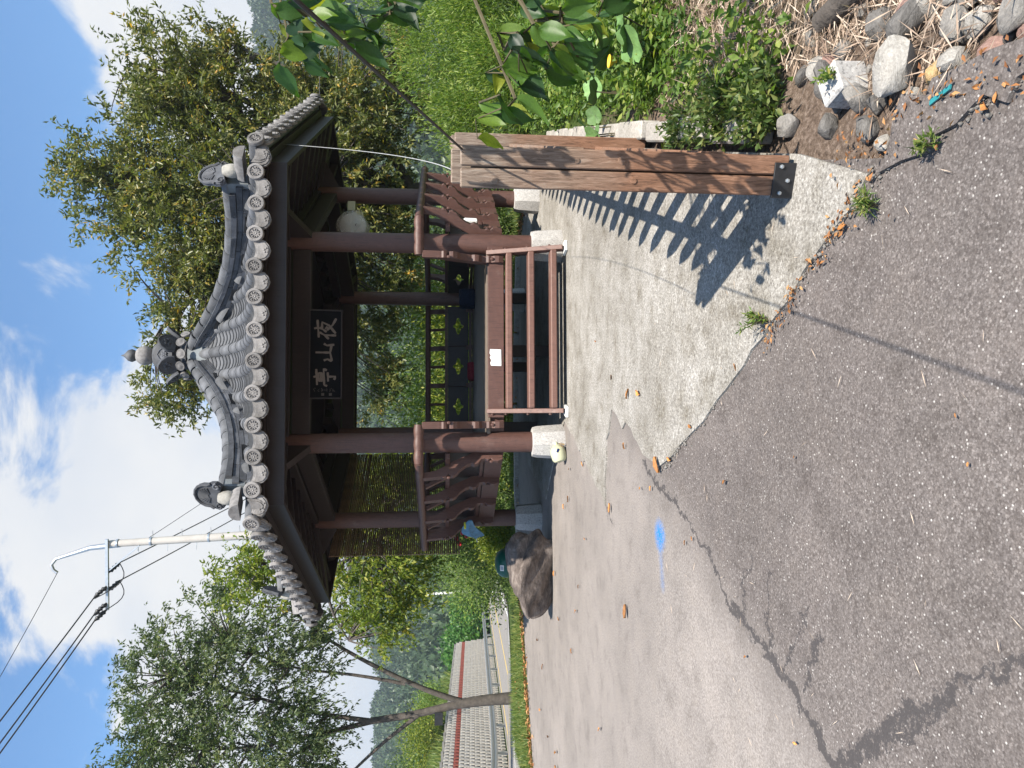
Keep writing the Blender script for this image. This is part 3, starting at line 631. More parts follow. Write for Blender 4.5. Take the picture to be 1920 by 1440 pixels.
# smoother version
_aa = np.linspace(0, 3.7, 75); _zz = np.array([S(x) for x in _aa]); 
for _ in range(6): _zz[1:-1] = (_zz[:-2]+2*_zz[1:-1]+_zz[2:])/4
def S(a): return float(np.interp(a, _aa, _zz))
for phi in SIDES:
    o, t = sd(phi); mm = Matrix((t, o, Vector((0, 0, 1)))).transposed()
    h = RE/2
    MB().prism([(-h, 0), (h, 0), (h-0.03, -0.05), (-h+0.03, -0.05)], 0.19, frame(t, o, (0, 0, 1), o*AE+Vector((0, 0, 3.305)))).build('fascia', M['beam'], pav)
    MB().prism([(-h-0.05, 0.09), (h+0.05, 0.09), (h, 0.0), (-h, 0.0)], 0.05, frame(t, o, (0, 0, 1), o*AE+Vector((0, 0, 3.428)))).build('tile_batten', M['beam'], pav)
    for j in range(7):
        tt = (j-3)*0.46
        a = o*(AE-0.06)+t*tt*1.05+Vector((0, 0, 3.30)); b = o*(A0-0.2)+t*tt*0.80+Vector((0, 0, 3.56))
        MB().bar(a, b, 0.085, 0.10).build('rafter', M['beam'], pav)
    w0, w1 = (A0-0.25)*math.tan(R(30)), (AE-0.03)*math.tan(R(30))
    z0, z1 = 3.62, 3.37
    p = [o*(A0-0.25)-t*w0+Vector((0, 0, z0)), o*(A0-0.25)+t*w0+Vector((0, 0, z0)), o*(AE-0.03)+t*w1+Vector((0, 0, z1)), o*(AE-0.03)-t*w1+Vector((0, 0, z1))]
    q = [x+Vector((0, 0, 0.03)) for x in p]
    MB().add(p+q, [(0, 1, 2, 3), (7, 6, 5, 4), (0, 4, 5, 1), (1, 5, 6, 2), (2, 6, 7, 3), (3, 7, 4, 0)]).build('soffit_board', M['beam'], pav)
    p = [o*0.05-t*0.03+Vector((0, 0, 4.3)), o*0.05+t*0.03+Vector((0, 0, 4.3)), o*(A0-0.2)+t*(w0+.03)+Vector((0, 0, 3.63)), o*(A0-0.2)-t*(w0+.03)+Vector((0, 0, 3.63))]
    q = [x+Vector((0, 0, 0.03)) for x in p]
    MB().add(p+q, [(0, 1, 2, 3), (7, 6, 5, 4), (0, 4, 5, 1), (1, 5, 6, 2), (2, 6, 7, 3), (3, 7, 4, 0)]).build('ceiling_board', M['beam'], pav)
for k in CORN:
    MB().bar(cpt(k, RE-0.05, 3.31), cpt(k, RC-0.5, 3.54), 0.15, 0.17).build('hip_rafter', M['beam'], pav, bevel=0.008)
    d = cpt(k, 1, 0)
    MB().prism([(0.10, 3.10), (0.55, 3.34), (0.70, 3.40), (0.10, 3.42)], 0.09, frame(d, (0, 0, 1), d.cross(Vector((0, 0, 1))), cpt(k, RC, 0))).build('corner_bracket', M['beam'], pav)

# roof deck, then tiles as pieces
AT = 3.44; T30 = math.tan(R(30))
deck = MB(); na = 24
for phi in SIDES:
    o, t = sd(phi); pts = []
    for i in range(na+1):
        a = 0.12+(AT-0.06-0.12)*i/na; z = S(a)-0.035; w = a*T30
        pts += [o*a-t*w+Vector((0, 0, z)), o*a+t*w+Vector((0, 0, z))]
    deck.add(pts, [(2*i, 2*i+1, 2*i+3, 2*i+2) for i in range(na)])
roof = deck.build('roof', M['mortar'], pav)
PITCH_T = 0.334
def half_tile(r0, r1, l, n=8, name='cover_tile', mat='tile'):
    """half-round tile lying along +y, 0..l, low end (r1) first"""
    b = MB(); vs_ = []
    for y, r in ((0, r1), (l, r0)):
        for ro in (r, r-0.014):
            for i in range(n+1):
                an = math.pi*i/n; vs_.append((ro*math.cos(an), y, ro*math.sin(an)*1.05))
    k = n+1; f = []
    for i in range(n):
        f += [(i, i+1, 2*k+i+1, 2*k+i), (k+i+1, k+i, 3*k+i, 3*k+i+1), (i+1, i, k+i, k+i+1), (2*k+i, 2*k+i+1, 3*k+i+1, 3*k+i)]
    b.add(vs_, f); return b.mesh(name, M[mat], True, angle=50)
def pan_tile(w, l, n=5):
    vs_ = []; f = []
    for y in (0, l):
        for zo in (0.018, 0.0):
            for i in range(n+1):
                x = -w/2+w*i/n; vs_.append((x, y, zo+0.045*(2*x/w)**2))
    k = n+1
    for i in range(n):
        f += [(i+1, i, 2*k+i, 2*k+i+1), (i, i+1, k+i+1, k+i), (k+i, k+i+1, 3*k+i+1, 3*k+i)]
    return MB().add(vs_, f).mesh('pan_tile', M['tile'], True, angle=50)
SEG = 0.40
cov_me = half_tile(0.082, 0.0855, SEG+0.02)
PANP = 0.135; pan_me = pan_tile(0.25, 0.20)
def cap_mesh():
    b = MB(); Mx = Matrix(((1, 0, 0), (0, 0, -1), (0, 1, 0)))        # lathe axis -> -y
    b.lathe([(0.002, 0.012), (0.012, 0.018), (0.016, 0.012), (0.056, 0.010), (0.062, 0.020), (0.082, 0.020), (0.089, 0.010), (0.089, -0.02), (0.004, -0.02)], 20, (0, 0, 0), Mx)
    for i in range(10):
        a = 2*math.pi*i/10
        d = Vector((math.cos(a), 0, math.sin(a))); n = Vector((-math.sin(a), 0, math.cos(a)))
        b.add([d*0.018+Vector((0, -0.012, 0)), d*0.050+n*0.012+Vector((0, -0.012, 0)), d*0.050-n*0.012+Vector((0, -0.012, 0)), d*0.042+Vector((0, -0.026, 0))], [(0, 1, 3), (1, 2, 3), (2, 0, 3)])
    return b.mesh('round_tile_end', M['tile_light'], True, angle=30)
cap_me = cap_mesh()
def drip_mesh():
    out = []
    for i in range(9):
        x = -0.112+0.224*i/8; out.append((x, 0.120-0.040*(1-(2*x/0.224)**2)))
    low = [(0.116, 0.03), (0.098, -0.02), (0.06, -0.055), (0.0, -0.075), (-0.06, -0.055), (-0.098, -0.02), (-0.116, 0.03)]
    fr = Matrix(((1, 0, 0, 0), (0, 0, -1, 0), (0, 1, 0, 0), (0, 0, 0, 1)))
    b = MB().prism(out+low, 0.03, fr)
    inn = [(x*0.80, -0.013+(y+0.013)*0.74) for x, y in out+low]
    b.prism(inn, 0.012, Matrix.Translation((0, -0.019, 0)) @ fr)
    for i in range(5):
        a = 2*math.pi*i/5; b.lathe([(0.003, 0.0), (0.012, 0.002), (0.009, 0.009), (0.002, 0.011)], 6, (0.022*math.cos(a), -0.024, -0.03+0.022*math.sin(a)), Matrix(((1, 0, 0), (0, 0, -1), (0, 1, 0))))
    return b.mesh('drip_tile_end', M['tile_light'], bevel=0.002)
drip_me = drip_mesh()
def surf(o, t, a, tt, lift=0.0):
    return o*a+t*tt+Vector((0, 0, S(a)+lift))
def tile_face(phi, parts):
    o, t = sd(phi); rest = []
    def put(name, me, mtx, force=False):
        if parts == 2 or (parts == 1 and force): inst(name, me, roof, mtx)
        else: rest.append((me, mtx))
    for i in range(11):
        tt = (i-5)*PITCH_T; a = AT; end = max(0.42, abs(tt)/T30+0.02)
        put('round_tile_end', cap_me, frame(t, -o, (0, 0, 1), surf(o, t, AT+0.055+0.008*math.sin(5*i+phi), tt+0.006*math.sin(9*i+phi), 0.030+0.006*math.sin(11*i))), True)
        while a > end:
            a1 = a-SEG*math.cos(math.atan2(S(a-0.35)-S(a), 0.35)); p0, p1 = surf(o, t, a, tt, 0.005), surf(o, t, a1, tt, 0.0)
            y = (p1-p0).normalized(); z = t.cross(y)
            jt = 1+0.02*math.sin(7*i+13*a)
            put('cover_tile', cov_me, frame(t*jt, y, z*jt, p0), True); a = a1
    for i in range(12):
        tt = (i-5.5)*PITCH_T; end = max(0.34, (abs(tt)-0.06)/T30)
        put('drip_tile_end', drip_me, frame(t, -o, (0, 0, 1), surf(o, t, AT+0.015, tt, -0.058+0.006*math.sin(7*i+phi))), True)
        a = AT+0.01
        while a > end:
            ca = math.cos(math.atan2(S(a-0.2)-S(a), 0.2)); a1 = a-0.20*ca
            p0, p1 = surf(o, t, a, tt, 0.004), surf(o, t, max(a1, 0.1), tt, -0.022)
            y = (p1-p0).normalized(); z = t.cross(y)
            put('pan_tile', pan_me, frame(t, y, z, p0)); a -= PANP*ca
    if rest:
        Vs, Fs, n = [], {}, 0
        for me, mtx in rest:
            co = np.empty(len(me.vertices)*3, np.float32); me.vertices.foreach_get('co', co); co = co.reshape(-1, 3)
            m4 = np.array(mtx); Vs.append(co @ m4[:3, :3].T+m4[:3, 3]); 
            Fs.setdefault('f', []).extend([tuple(v+n for v in p.vertices) for p in me.polygons]); n += len(co)
        me = bpy.data.meshes.new('roof_tiles'); me.from_pydata(np.concatenate(Vs).tolist(), [], Fs['f']); me.update(); me.materials.append(M['tile'])
        me.polygons.foreach_set('use_smooth', np.ones(len(me.polygons), bool)); me.set_sharp_from_angle(angle=R(45))
        o_ = bpy.data.objects.new('roof_tiles', me); link(o_, roof); o_['kind'] = 'stuff'
for phi in SIDES:
    tile_face(phi, {-90: 2, -30: 1, 210: 1}.get(phi, 0))

# hip ridges: courses of flat tile under a half-round cover
RP = [(0.30, 5.25), (0.48, 5.17), (0.87, 4.91), (1.49, 4.57), (2.09, 4.30), (2.8, 4.09), (3.42, 3.985), (3.6, 3.975)]
_ra = np.linspace(0.30, 3.6, 60); _rz = np.interp(_ra, [p[0] for p in RP], [p[1] for p in RP])
for _ in range(10): _rz[1:-1] = (_rz[:-2]+2*_rz[1:-1]+_rz[2:])/4
def RT(r): return float(np.interp(r, _ra, _rz))
rcov = half_tile(0.076, 0.084, 0.32, 8, 'ridge_cover_tile')
for k in CORN:
    d = cpt(k, 1, 0); n = Vector((-d.y, d.x, 0))
    r = 3.52; i = 0
    while r > 0.42:                                  # cover tiles from the end upwards
        r1 = max(r-0.30, 0.34); p0 = d*r+Vector((0, 0, RT(r)-0.085)); p1 = d*r1+Vector((0, 0, RT(r1)-0.085)); y = (p1-p0).normalized()
        inst('ridge_cover_tile', rcov, roof, frame(n, y, n.cross(y), p0)); r = r1-0.0; i += 1
    for lay in range(4):
        r = 3.50-0.07*(lay % 2)-0.03*lay; w = 0.19+0.02*(3-lay)+(0.05 if lay == 3 else 0)
        while r > 0.45:
            r1 = max(r-0.345, 0.38)
            def zz(q, f): 
                top = RT(q)-0.09; bot = S(q*math.cos(R(30)))-0.02; return bot+(top-bot)*f
            f0, f1 = lay/4, (lay+1)/4
            pts = []
            for q in (r, r1+0.006):
                for f in (f0+0.012, f1-0.012):
                    for sgn in (-1, 1): pts.append(d*q+n*(sgn*(w/2+random.uniform(-0.004, 0.004)))+Vector((0, 0, zz(q, f))))
            MB().add(pts, [(0, 1, 3, 2), (4, 6, 7, 5), (0, 4, 5, 1), (2, 3, 7, 6), (0, 2, 6, 4), (1, 5, 7, 3)]).build('ridge_tile', M['tile_dark'], roof)
            r = r1
    core = MB()
    for q in np.linspace(3.46, 0.36, 14): pass
    qs = list(np.linspace(3.47, 0.36, 14)); pts = []
    for q in qs:
        for zf in (S(q*math.cos(R(30)))-0.05, RT(q)-0.07):
            for sgn in (-1, 1): pts.append(d*q+n*sgn*0.075+Vector((0, 0, zf)))
    core.add(pts, [(4*i+a, 4*i+b, 4*i+4+b, 4*i+4+a) for i in range(13) for a, b in ((0, 1), (1, 3), (3, 2), (2, 0))]+[(0, 1, 3, 2), (52, 54, 55, 53)])
    core.build('ridge_core', M['mortar'], roof)
    # end tile: fan plate with ribs and scrolls, plaster plug, half-round tile and corner end
    fp = [(-0.17, -0.13), (-0.21, -0.07), (-0.20, 0.0), (-0.17, 0.05), (-0.165, 0.12), (-0.13, 0.19), (-0.07, 0.235), (0, 0.25), (0.07, 0.235), (0.13, 0.19), (0.165, 0.12), (0.17, 0.05), (0.20, 0.0), (0.21, -0.07), (0.17, -0.13), (0.09, -0.11), (0, -0.08), (-0.09, -0.11)]
    tilt = Matrix.Rotation(R(12), 4, 'X')
    fr = frame(n, (0, 0, 1), n.cross(Vector((0, 0, 1))), d*3.53+Vector((0, 0, RT(3.5)+0.01))) 
    if (fr.to_3x3() @ Vector((0, 0, 1))).dot(d) < 0: fr = frame(-n, (0, 0, 1), (-n).cross(Vector((0, 0, 1))), fr.translation)
    fr = fr @ tilt.inverted() @ Matrix.Scale(0.84, 4)
    pl = MB().prism(fp, 0.05, fr)
    rim = [fr @ Vector((x*0.97, y*0.97+0.002, 0.03)) for x, y in fp[2:13]]; pl.tube(rim, 0.016, 6)
    for i in range(13):
        a = R(14+152*i/12); p0 = Vector((0.03*math.cos(a), 0.03+0.03*math.sin(a), 0.028)); p1 = Vector((0.115*math.cos(a), 0.03+0.165*math.sin(a), 0.032)); pl.tube([fr @ p0, fr @ p1], [0.006, 0.012], 5)
    end = pl.build('ridge_end_tile', M['tile_dark'], roof, smooth=True, angle=35)
    for sgn in (-1, 1):
        sp_ = [fr @ Vector((sgn*0.155+(0.052-0.0045*j)*math.cos(j*0.75), -0.075+(0.052-0.0045*j)*math.sin(j*0.75), 0.035)) for j in range(11)]
        MB().tube(sp_, 0.012, 6).build('scroll', M['tile_dark'], roof, smooth=True)
    MB().lathe([(0.004, 0.105), (0.05, 0.095), (0.072, 0.05), (0.080, 0.0), (0.076, -0.05), (0.045, -0.085), (0.01, -0.095)], 12, d*3.59+Vector((0, 0, RT(3.5)-0.15))).build('plaster_plug', M['plaster'], roof, smooth=True)
    cz = S(AT*1.0)
    p0 = d*3.86+Vector((0, 0, RT(3.5)-0.315)); p1 = d*3.52+Vector((0, 0, RT(3.5)-0.265)); y = (p1-p0).normalized()
    MB().prism([(0.105*math.cos(math.pi*i/10), 0.11*math.sin(math.pi*i/10)) for i in range(11)], 0.33, frame(n, n.cross(y), y, (p0+p1)/2+Vector((0, 0, -0.02)))).build('ridge_foot_tile', M['tile_light'], roof, smooth=True, angle=40)
    p0 = d*4.02+Vector((0, 0, cz+0.01)); p1 = d*3.5+Vector((0, 0, cz+0.12)); y = (p1-p0).normalized()
    cl = half_tile(0.075, 0.08, 0.54, 8, 'corner_cover_tile'); inst('corner_cover_tile', cl, roof, frame(n, y, n.cross(y), p0))
    inst('round_tile_end', cap_me, roof, frame(n, -d, (0, 0, 1), d*4.035+Vector((0, 0, cz+0.02))))
    for sgn in (-1, 1):
        dd = (d*1.0+n*sgn*0.35).normalized(); tn = Vector((-dd.y, dd.x, 0))
        inst('drip_tile_end', drip_me, roof, frame(tn, -dd, (0, 0, 1), d*3.93+n*sgn*0.10+Vector((0, 0, cz-0.05))))
# finial
MB().lathe([(0.50, 4.80), (0.40, 4.93), (0.30, 5.08), (0.24, 5.22), (0.22, 5.30)], 18).build('apex_mortar', M['mortar'], roof, smooth=True)
MB().lathe([(0.20, 5.28), (0.26, 5.34), (0.22, 5.42), (0.20, 5.50), (0.24, 5.56), (0.235, 5.60)], 18).build('finial_base', M['tile_dark'], roof, smooth=True)
fin = MB().lathe([(0.12, 5.58), (0.20, 5.63), (0.235, 5.72), (0.24, 5.80), (0.225, 5.89), (0.175, 5.97), (0.09, 6.01)], 20).build('finial_jar', M['tile'], roof, smooth=True)
MB().lathe([(0.05, 6.0), (0.115, 6.04), (0.15, 6.11), (0.156, 6.17), (0.145, 6.24), (0.10, 6.30), (0.05, 6.325)], 18).build('finial_ball', M['tile_light'], roof, smooth=True)
MB().lathe([(0.04, 6.31), (0.085, 6.345), (0.105, 6.40), (0.09, 6.46), (0.045, 6.51), (0.018, 6.55), (0.003, 6.60)], 16).build('finial_tip', M['tile'], roof, smooth=True)
for i in range(6):
    for kind in (0, 1):
        a = R(60*i-60+(30 if kind else 0)); d = Vector((math.cos(a), math.sin(a), 0)); n = Vector((-d.y, d.x, 0))
        if kind == 0:                                # raised petal plates standing over each ridge
            fp = [(-0.12, -0.10), (-0.15, 0.02), (-0.11, 0.13), (-0.05, 0.19), (0, 0.21), (0.05, 0.19), (0.11, 0.13), (0.15, 0.02), (0.12, -0.10)]
            fr = frame(n, (0, 0, 1), n.cross(Vector((0, 0, 1))), d*0.33+Vector((0, 0, 5.60))) @ Matrix.Rotation(R(34), 4, 'X')
            b = MB().prism(fp, 0.045, fr)
            b.tube([fr @ Vector((x*0.96, y*0.96, 0.022)) for x, y in fp], 0.014, 6)
            for q in range(5):
                aa = 2*math.pi*q/5; b.lathe([(0.004, -0.02), (0.028, -0.01), (0.03, 0.0), (0.02, 0.02), (0.003, 0.024)], 8, fr @ Vector((0.04*math.cos(aa), 0.05+0.04*math.sin(aa), 0.025)), fr.to_3x3())
            b.build('finial_petal', M['tile_dark'], roof, smooth=True, angle=35)
        else:                                        # plate on the jar between the ridges
            fp = [(-0.15, 0.0), (-0.13, 0.10), (-0.07, 0.19), (0, 0.235), (0.07, 0.19), (0.13, 0.10), (0.15, 0.0), (0.10, -0.05), (-0.10, -0.05)]
            fr = frame(n, (0, 0, 1), n.cross(Vector((0, 0, 1))), d*0.235+Vector((0, 0, 5.62))) @ Matrix.Rotation(R(-8), 4, 'X')
            b = MB().prism(fp, 0.05, fr); b.tube([fr @ Vector((x*0.97, y*0.97, 0.028)) for x, y in fp[:7]], 0.012, 6)
            for q in range(6):
                aa = 2*math.pi*q/6; b.lathe([(0.004, -0.02), (0.022, -0.01), (0.024, 0.0), (0.016, 0.016), (0.003, 0.02)], 8, fr @ Vector((0.035*math.cos(aa), 0.09+0.035*math.sin(aa), 0.028)), fr.to_3x3())
            b.lathe([(0.004, -0.02), (0.022, -0.01), (0.024, 0.0), (0.016, 0.02), (0.003, 0.024)], 8, fr @ Vector((0, 0.09, 0.028)), fr.to_3x3())
            b.build('finial_plate', M['tile_dark'], roof, smooth=True, angle=35)
        MB().lathe([(0.004, -0.03), (0.07, -0.025), (0.082, 0.0), (0.076, 0.012), (0.05, 0.008), (0.03, 0.016), (0.003, 0.018)], 14, d*0.38+Vector((0, 0, 5.40-0.03*kind)), frame(n, (0, 0, 1), d, (0, 0, 0)).to_3x3()).build('finial_disc', M['tile_light'], roof, smooth=True)

for o_ in list(roof.children):
    if o_.name.startswith('finial'): o_.data.transform(Matrix.Translation((0, 0, 5.24-5.28*0.80)) @ Matrix.Diagonal((0.93, 0.93, 0.80, 1)))
# ------------------------------------------------------------------ things on and by the pavilion
PM = Matrix.Translation(PAV) @ Matrix.Rotation(PROT, 4, 'Z')
def pv(x, y, z): return PM @ Vector((x, y, z))
# wooden steps
SB = pv(0.13, -2.6, 0)
steps = empty('wooden_steps', SB, 'open brown wooden steps with worn treads leading up to the pavilion floor', 'steps', rz=PROT)
SW = 0.99
for s in (-1, 1):
    st = MB().bar((s*SW, -0.02, 0.05), (s*SW, 0.36, 0.95), 0.055, 0.15, (0, -1, 0.35)).build('stringer', M['brown_worn'], steps, bevel=0.005)
    MB().box((s*SW, -0.02, 0.035), (0.13, 0.17, 0.035), Matrix.Rotation(R(12*s), 3, 'Z')).build('steel_shoe', M['white'], steps, bevel=0.004)
    for z in (0.22, 0.48, 0.74, 0.90):
        y = -0.02+0.38*(z-0.05)/0.9
        MB().lathe([(0.004, -0.02), (0.018, -0.012), (0.021, 0), (0.014, 0.014), (0.003, 0.018)], 10, (s*(SW+0.034), y-0.03, z), Matrix.Rotation(R(90), 3, 'Y')).build('bolt', M['brown'], steps, smooth=True)
for z in (0.18, 0.44, 0.70):
    y = -0.02+0.38*(z-0.05)/0.9
    b = MB(); n = 14
    for i in range(n):
        pass
    MB().box((0, y-0.01, z), (2*SW-0.06, 0.20, 0.075)).build('tread', M['brown_worn'], steps, bevel=0.012)
MB().box((0, 0.335, 0.855), (2*SW+0.16, 0.045, 0.20)).build('top_riser', M['brown'], steps, bevel=0.005)
paper = MB(); random.seed(3)
pts = [(-0.10, -0.075), (0.105, -0.072), (0.11, 0.065), (0.06, 0.07), (0.03, 0.055), (0.01, 0.068), (-0.03, 0.05), (-0.06, 0.062), (-0.095, 0.055)]
pp = SB+Matrix.Rotation(PROT, 3, 'Z') @ Vector((-0.33, 0.305, 0.865))
MB().prism(pts, 0.004, frame((1, 0, 0), (0, 0, 1), (0, -1, 0), (0, 0, 0))).build('torn_notice', M['paper'], None).location = pp
o_ = bpy.data.objects['torn_notice']; o_.rotation_euler = (0, 0, PROT); tag(o_, 'torn white paper notice stuck on the riser above the steps', 'notice')

# name board with three brushed characters and a small signature
sb = empty('name_board', pv(-0.16, -A0-0.10, 2.94), 'dark wooden name board with three pale brushed characters under the eaves', 'sign', rz=PROT)
sb.rotation_euler = (R(10), 0, PROT)
MB().box((0, 0, 0), (1.06, 0.035, 0.36)).build('board', M['board'], sb, bevel=0.004)
for cx_, cz_, sx_, sz_ in ((0, 0.188, 1.09, 0.016), (0, -0.188, 1.09, 0.016), (0.537, 0, 0.016, 0.36), (-0.537, 0, 0.016, 0.36)):
    MB().box((cx_, -0.008, cz_), (sx_, 0.05, sz_)).build('board_frame', M['beam'], sb, bevel=0.004)
def brush(b, pts, w, y=-0.022):
    """one brush stroke: rounded, swelling ribbon with real thickness"""
    pts = [Vector((p[0], 0, p[1])) for p in pts]; dense = []
    for a, c in zip(pts, pts[1:]):
        for i in range(4): dense.append(a.lerp(c, i/4))
    dense.append(pts[-1]); k = len(dense); L1, R1 = [], []
    for i, p in enumerate(dense):
        tdir = (dense[min(i+1, k-1)]-dense[max(i-1, 0)]).normalized(); nn = Vector((-tdir.z, 0, tdir.x)); f = i/(k-1)
        ww = w*(0.62+0.38*math.cos(math.pi*min(1, f*1.2))**2)*(0.75 if i in (0, k-1) else 1.0)
        L1.append(p+nn*ww/2); R1.append(p-nn*ww/2)
    vs_ = []
    for yy in (y, y+0.010):
        vs_ += [(q.x, yy, q.z) for q in L1]+[(q.x, yy, q.z) for q in R1]
    f = []
    for i in range(k-1):
        f += [(i, i+1, k+i+1, k+i), (2*k+i+1, 2*k+i, 3*k+i, 3*k+i+1), (i, 2*k+i, 2*k+i+1, i+1), (k+i, k+i+1, 3*k+i+1, 3*k+i)]
    f += [(0, k, 3*k, 2*k), (k-1, 3*k-1, 4*k-1, 2*k-1)]
    b.add(vs_, f)
CH = [(0.31, [[(.50, 1.0), (.54, .88)], [(.10, .80), (.5, .83), (.90, .86)], [(.34, .78), (.22, .56), (.04, .36)], [(.21, .56), (.21, .04)], [(.55, .78), (.46, .6), (.36, .46)], [(.52, .66), (.80, .66), (.66, .36), (.30, .06)], [(.50, .52), (.60, .42)], [(.44, .44), (.68, .20), (.98, .04)]]),
      (0.02, [[(.5, .94), (.5, .30)], [(.14, .58), (.20, .42), (.12, .22)], [(.12, .22), (.5, .30), (.84, .24)], [(.90, .58), (.82, .44), (.86, .12)]]),
      (-0.28, [[(.5, 1.02), (.53, .92)], [(.14, .86), (.86, .90)], [(.32, .80), (.34, .62)], [(.32, .80), (.68, .81), (.66, .62)], [(.34, .63), (.66, .63)], [(.34, .71), (.66, .71)], [(.14, .56), (.10, .42)], [(.14, .55), (.88, .58), (.80, .44)], [(.30, .38), (.72, .40)], [(.52, .38), (.53, .06), (.38, .12)]])]
for cx_, strokes in CH:
    b = MB(); S_ = 0.27
    for stx in strokes: brush(b, [((cx_+(x-0.5)*S_), (y-0.5)*S_) for x, y in stx], 0.030)
    b.build('character', M['char'], sb)
b = MB(); rr = random.Random(5)
for i in range(6):
    zc = 0.125-i*0.045
    for q in range(3): brush(b, [(-0.435+rr.uniform(-.022, .022), zc+rr.uniform(-.016, .016)), (-0.435+rr.uniform(-.022, .022), zc+rr.uniform(-.016, .016))], 0.007)
sg_ = b.build('signature', M['seal'], sb); sg_['kind'] = 'stuff'
for zc in (0.03, -0.06): MB().box((-0.49, -0.020, zc), (0.032, 0.008, 0.034)).build('seal_mark', M['seal'], sb)

# bamboo blind hung outside the far left side
o, t = sd(150)
bl = empty('bamboo_blind', pv(*(o*2.72+Vector((0, 0, 1.27)))), 'brown bamboo slat blind hanging from the eaves on the far left side', 'blind', rz=PROT)
slat_me = MB().tube([t*-1.42, t*1.42], 0.0135, 6).mesh('slat', M['bamboo'], True)
z = 0.0; i = 0; rr = random.Random(2)
while z < 1.98:
    sl = inst('slat', slat_me, bl, Matrix.Translation((rr.uniform(-.004, .004), rr.uniform(-.004, .004), z)) @ Matrix.Rotation(rr.uniform(-.0025, .0025), 4, o))
    z += 0.0315 if z < 1.55 else 0.0285; i += 1
for tt in (-1.1, -0.35, 0.4, 1.15):
    MB().tube([o*0.017+t*tt, o*0.017+t*tt+Vector((0, 0, 1.98))], 0.004, 5).build('blind_cord', M['cable'], bl)

# wall fan wrapped in a clear bag
fn = empty('wall_fan', pv(2.30, -0.02, 2.90), 'wall fan wrapped in a clear plastic bag, fixed to a column under the eaves', 'fan', rz=PROT)
MB().box((0.02, 0, 0.02), (0.16, 0.09, 0.12)).build('motor_box', M['cream'], fn, bevel=0.01)
MB().tube([(-0.05, -0.02, 0.0), (-0.16, -0.06, -0.02), (-0.26, -0.10, 0.0)], 0.022, 8).build('arm', M['white'], fn, smooth=True)
Mx = Matrix.Rotation(R(80), 3, 'X')
MB().lathe([(0.005, -0.06), (0.12, -0.05), (0.20, -0.01), (0.205, 0.01), (0.12, 0.05), (0.005, 0.06)], 24, (-0.32, -0.14, -0.02), Mx).build('guard', M['white'], fn, smooth=True)
b = MB(); b.lathe([(0.01, -0.13), (0.14, -0.11), (0.23, -0.05), (0.245, 0.02), (0.22, 0.07), (0.13, 0.12), (0.01, 0.13)], 26, (-0.32, -0.14, -0.02), Mx)
b.v = [(x+0.022*math.sin(23*z+9*y), y+0.02*math.sin(17*x+11*z), z+0.025*math.sin(19*x+5*z)) for x, y, z in b.v]; b.build('bag', M['bag'], fn, smooth=True)
MB().tube([Vector((-0.34+0.022*math.cos(a), -0.275, -0.10+0.03*math.sin(a))) for a in np.linspace(0, 5.4, 12)], 0.006, 6).build('hook', M['cable'], fn)

# folded blue umbrella lodged in the left railing
o, t = sd(210); pu = pv(*(o*(A0+0.30)+t*-0.62+Vector((0, 0, 1.12))))
um = empty('folded_umbrella', pu, 'folded blue umbrella lodged behind the left railing bracket', 'umbrella', rz=PROT)
dirv = (t*-1.0+Vector((0, 0, -0.10))).normalized(); 
b = MB(); k = 12
for j in range(k+1):
    f = j/k; c_ = dirv*(f*0.58-0.02)+Vector((0, 0, 0.06*math.sin(3*f)))
    for i in range(14):
        a = 2*math.pi*i/14; rr_ = (0.03+0.13*f*(1-0.35*max(0, f-0.8)/0.2))*(1+0.22*math.cos(5*a))
        b.v.append(tuple(c_+o*(rr_*0.45*math.cos(a))+Vector((0, 0, rr_*math.sin(a)-0.05*f))))
for j in range(k):
    for i in range(14): b.f.append((j*14+i, j*14+(i+1) % 14, (j+1)*14+(i+1) % 14, (j+1)*14+i))
b.f += [tuple(range(14)), tuple(k*14+i for i in range(14))]
b.build('canopy', M['bluecloth'], um, smooth=True)
MB().tube([dirv*0.45+Vector((0, 0, -0.03)), dirv*0.86+Vector((0, 0, -0.05))], 0.007, 6).build('shaft', M['steel'], um)
MB().box(dirv*0.09+o*0.03+Vector((0, 0, 0.085)), (0.10, 0.03, 0.03), Matrix.Rotation(R(30), 3, 'Z')).build('handle_strap', M['yellow'], um, bevel=0.006)

# folded bedding and a bundle left on the pavilion floor
def bundle(name, loc, size, mat, label, cat, seed):
    rr = random.Random(seed); b = MB(); n = 16
    prof = [(0.02, 0.0), (0.46, 0.0), (0.52, 0.2), (0.50, 0.75), (0.42, 0.96), (0.02, 1.0)]
    b.lathe(prof, n); ph = [rr.uniform(0, 6) for _ in range(4)]
    b.v = [((math.copysign(abs(2*x)**0.6, x)/2*size[0])*(1+0.05*math.sin(9*y+ph[0])), math.copysign(abs(2*y)**0.6, y)/2*size[1]*(1+0.06*math.sin(7*x+ph[1])), z*size[2]*(1+0.1*math.sin(8*x+5*y+ph[2]))) for x, y, z in b.v]
    o_ = b.build(name, mat, None, smooth=True, angle=60); o_.location = loc; o_.rotation_euler = (0, 0, rr.uniform(-.3, .3)+PROT); return tag(o_, label, cat)
bundle('folded_quilt', pv(1.12, 1.30, 0.968), (0.34, 0.30, 0.26), M['bluebed'], 'dark blue folded quilt on the pavilion floor', 'quilt', 1)
bundle('red_bundle', pv(-0.12, 1.72, 0.968), (0.34, 0.18, 0.11), M['redcloth'], 'red cloth bundle lying against the back rail', 'cloth', 2)
wc = MB().prism([(-0.055, 0), (0.055, 0), (0.075, 0.17), (0.03, 0.185), (-0.07, 0.175)], 0.05, frame((1, 0, 0), (0, 0, 1), (0, -1, 0), (0, 0, 0))).build('paper_bag', M['paper'], None, bevel=0.01)
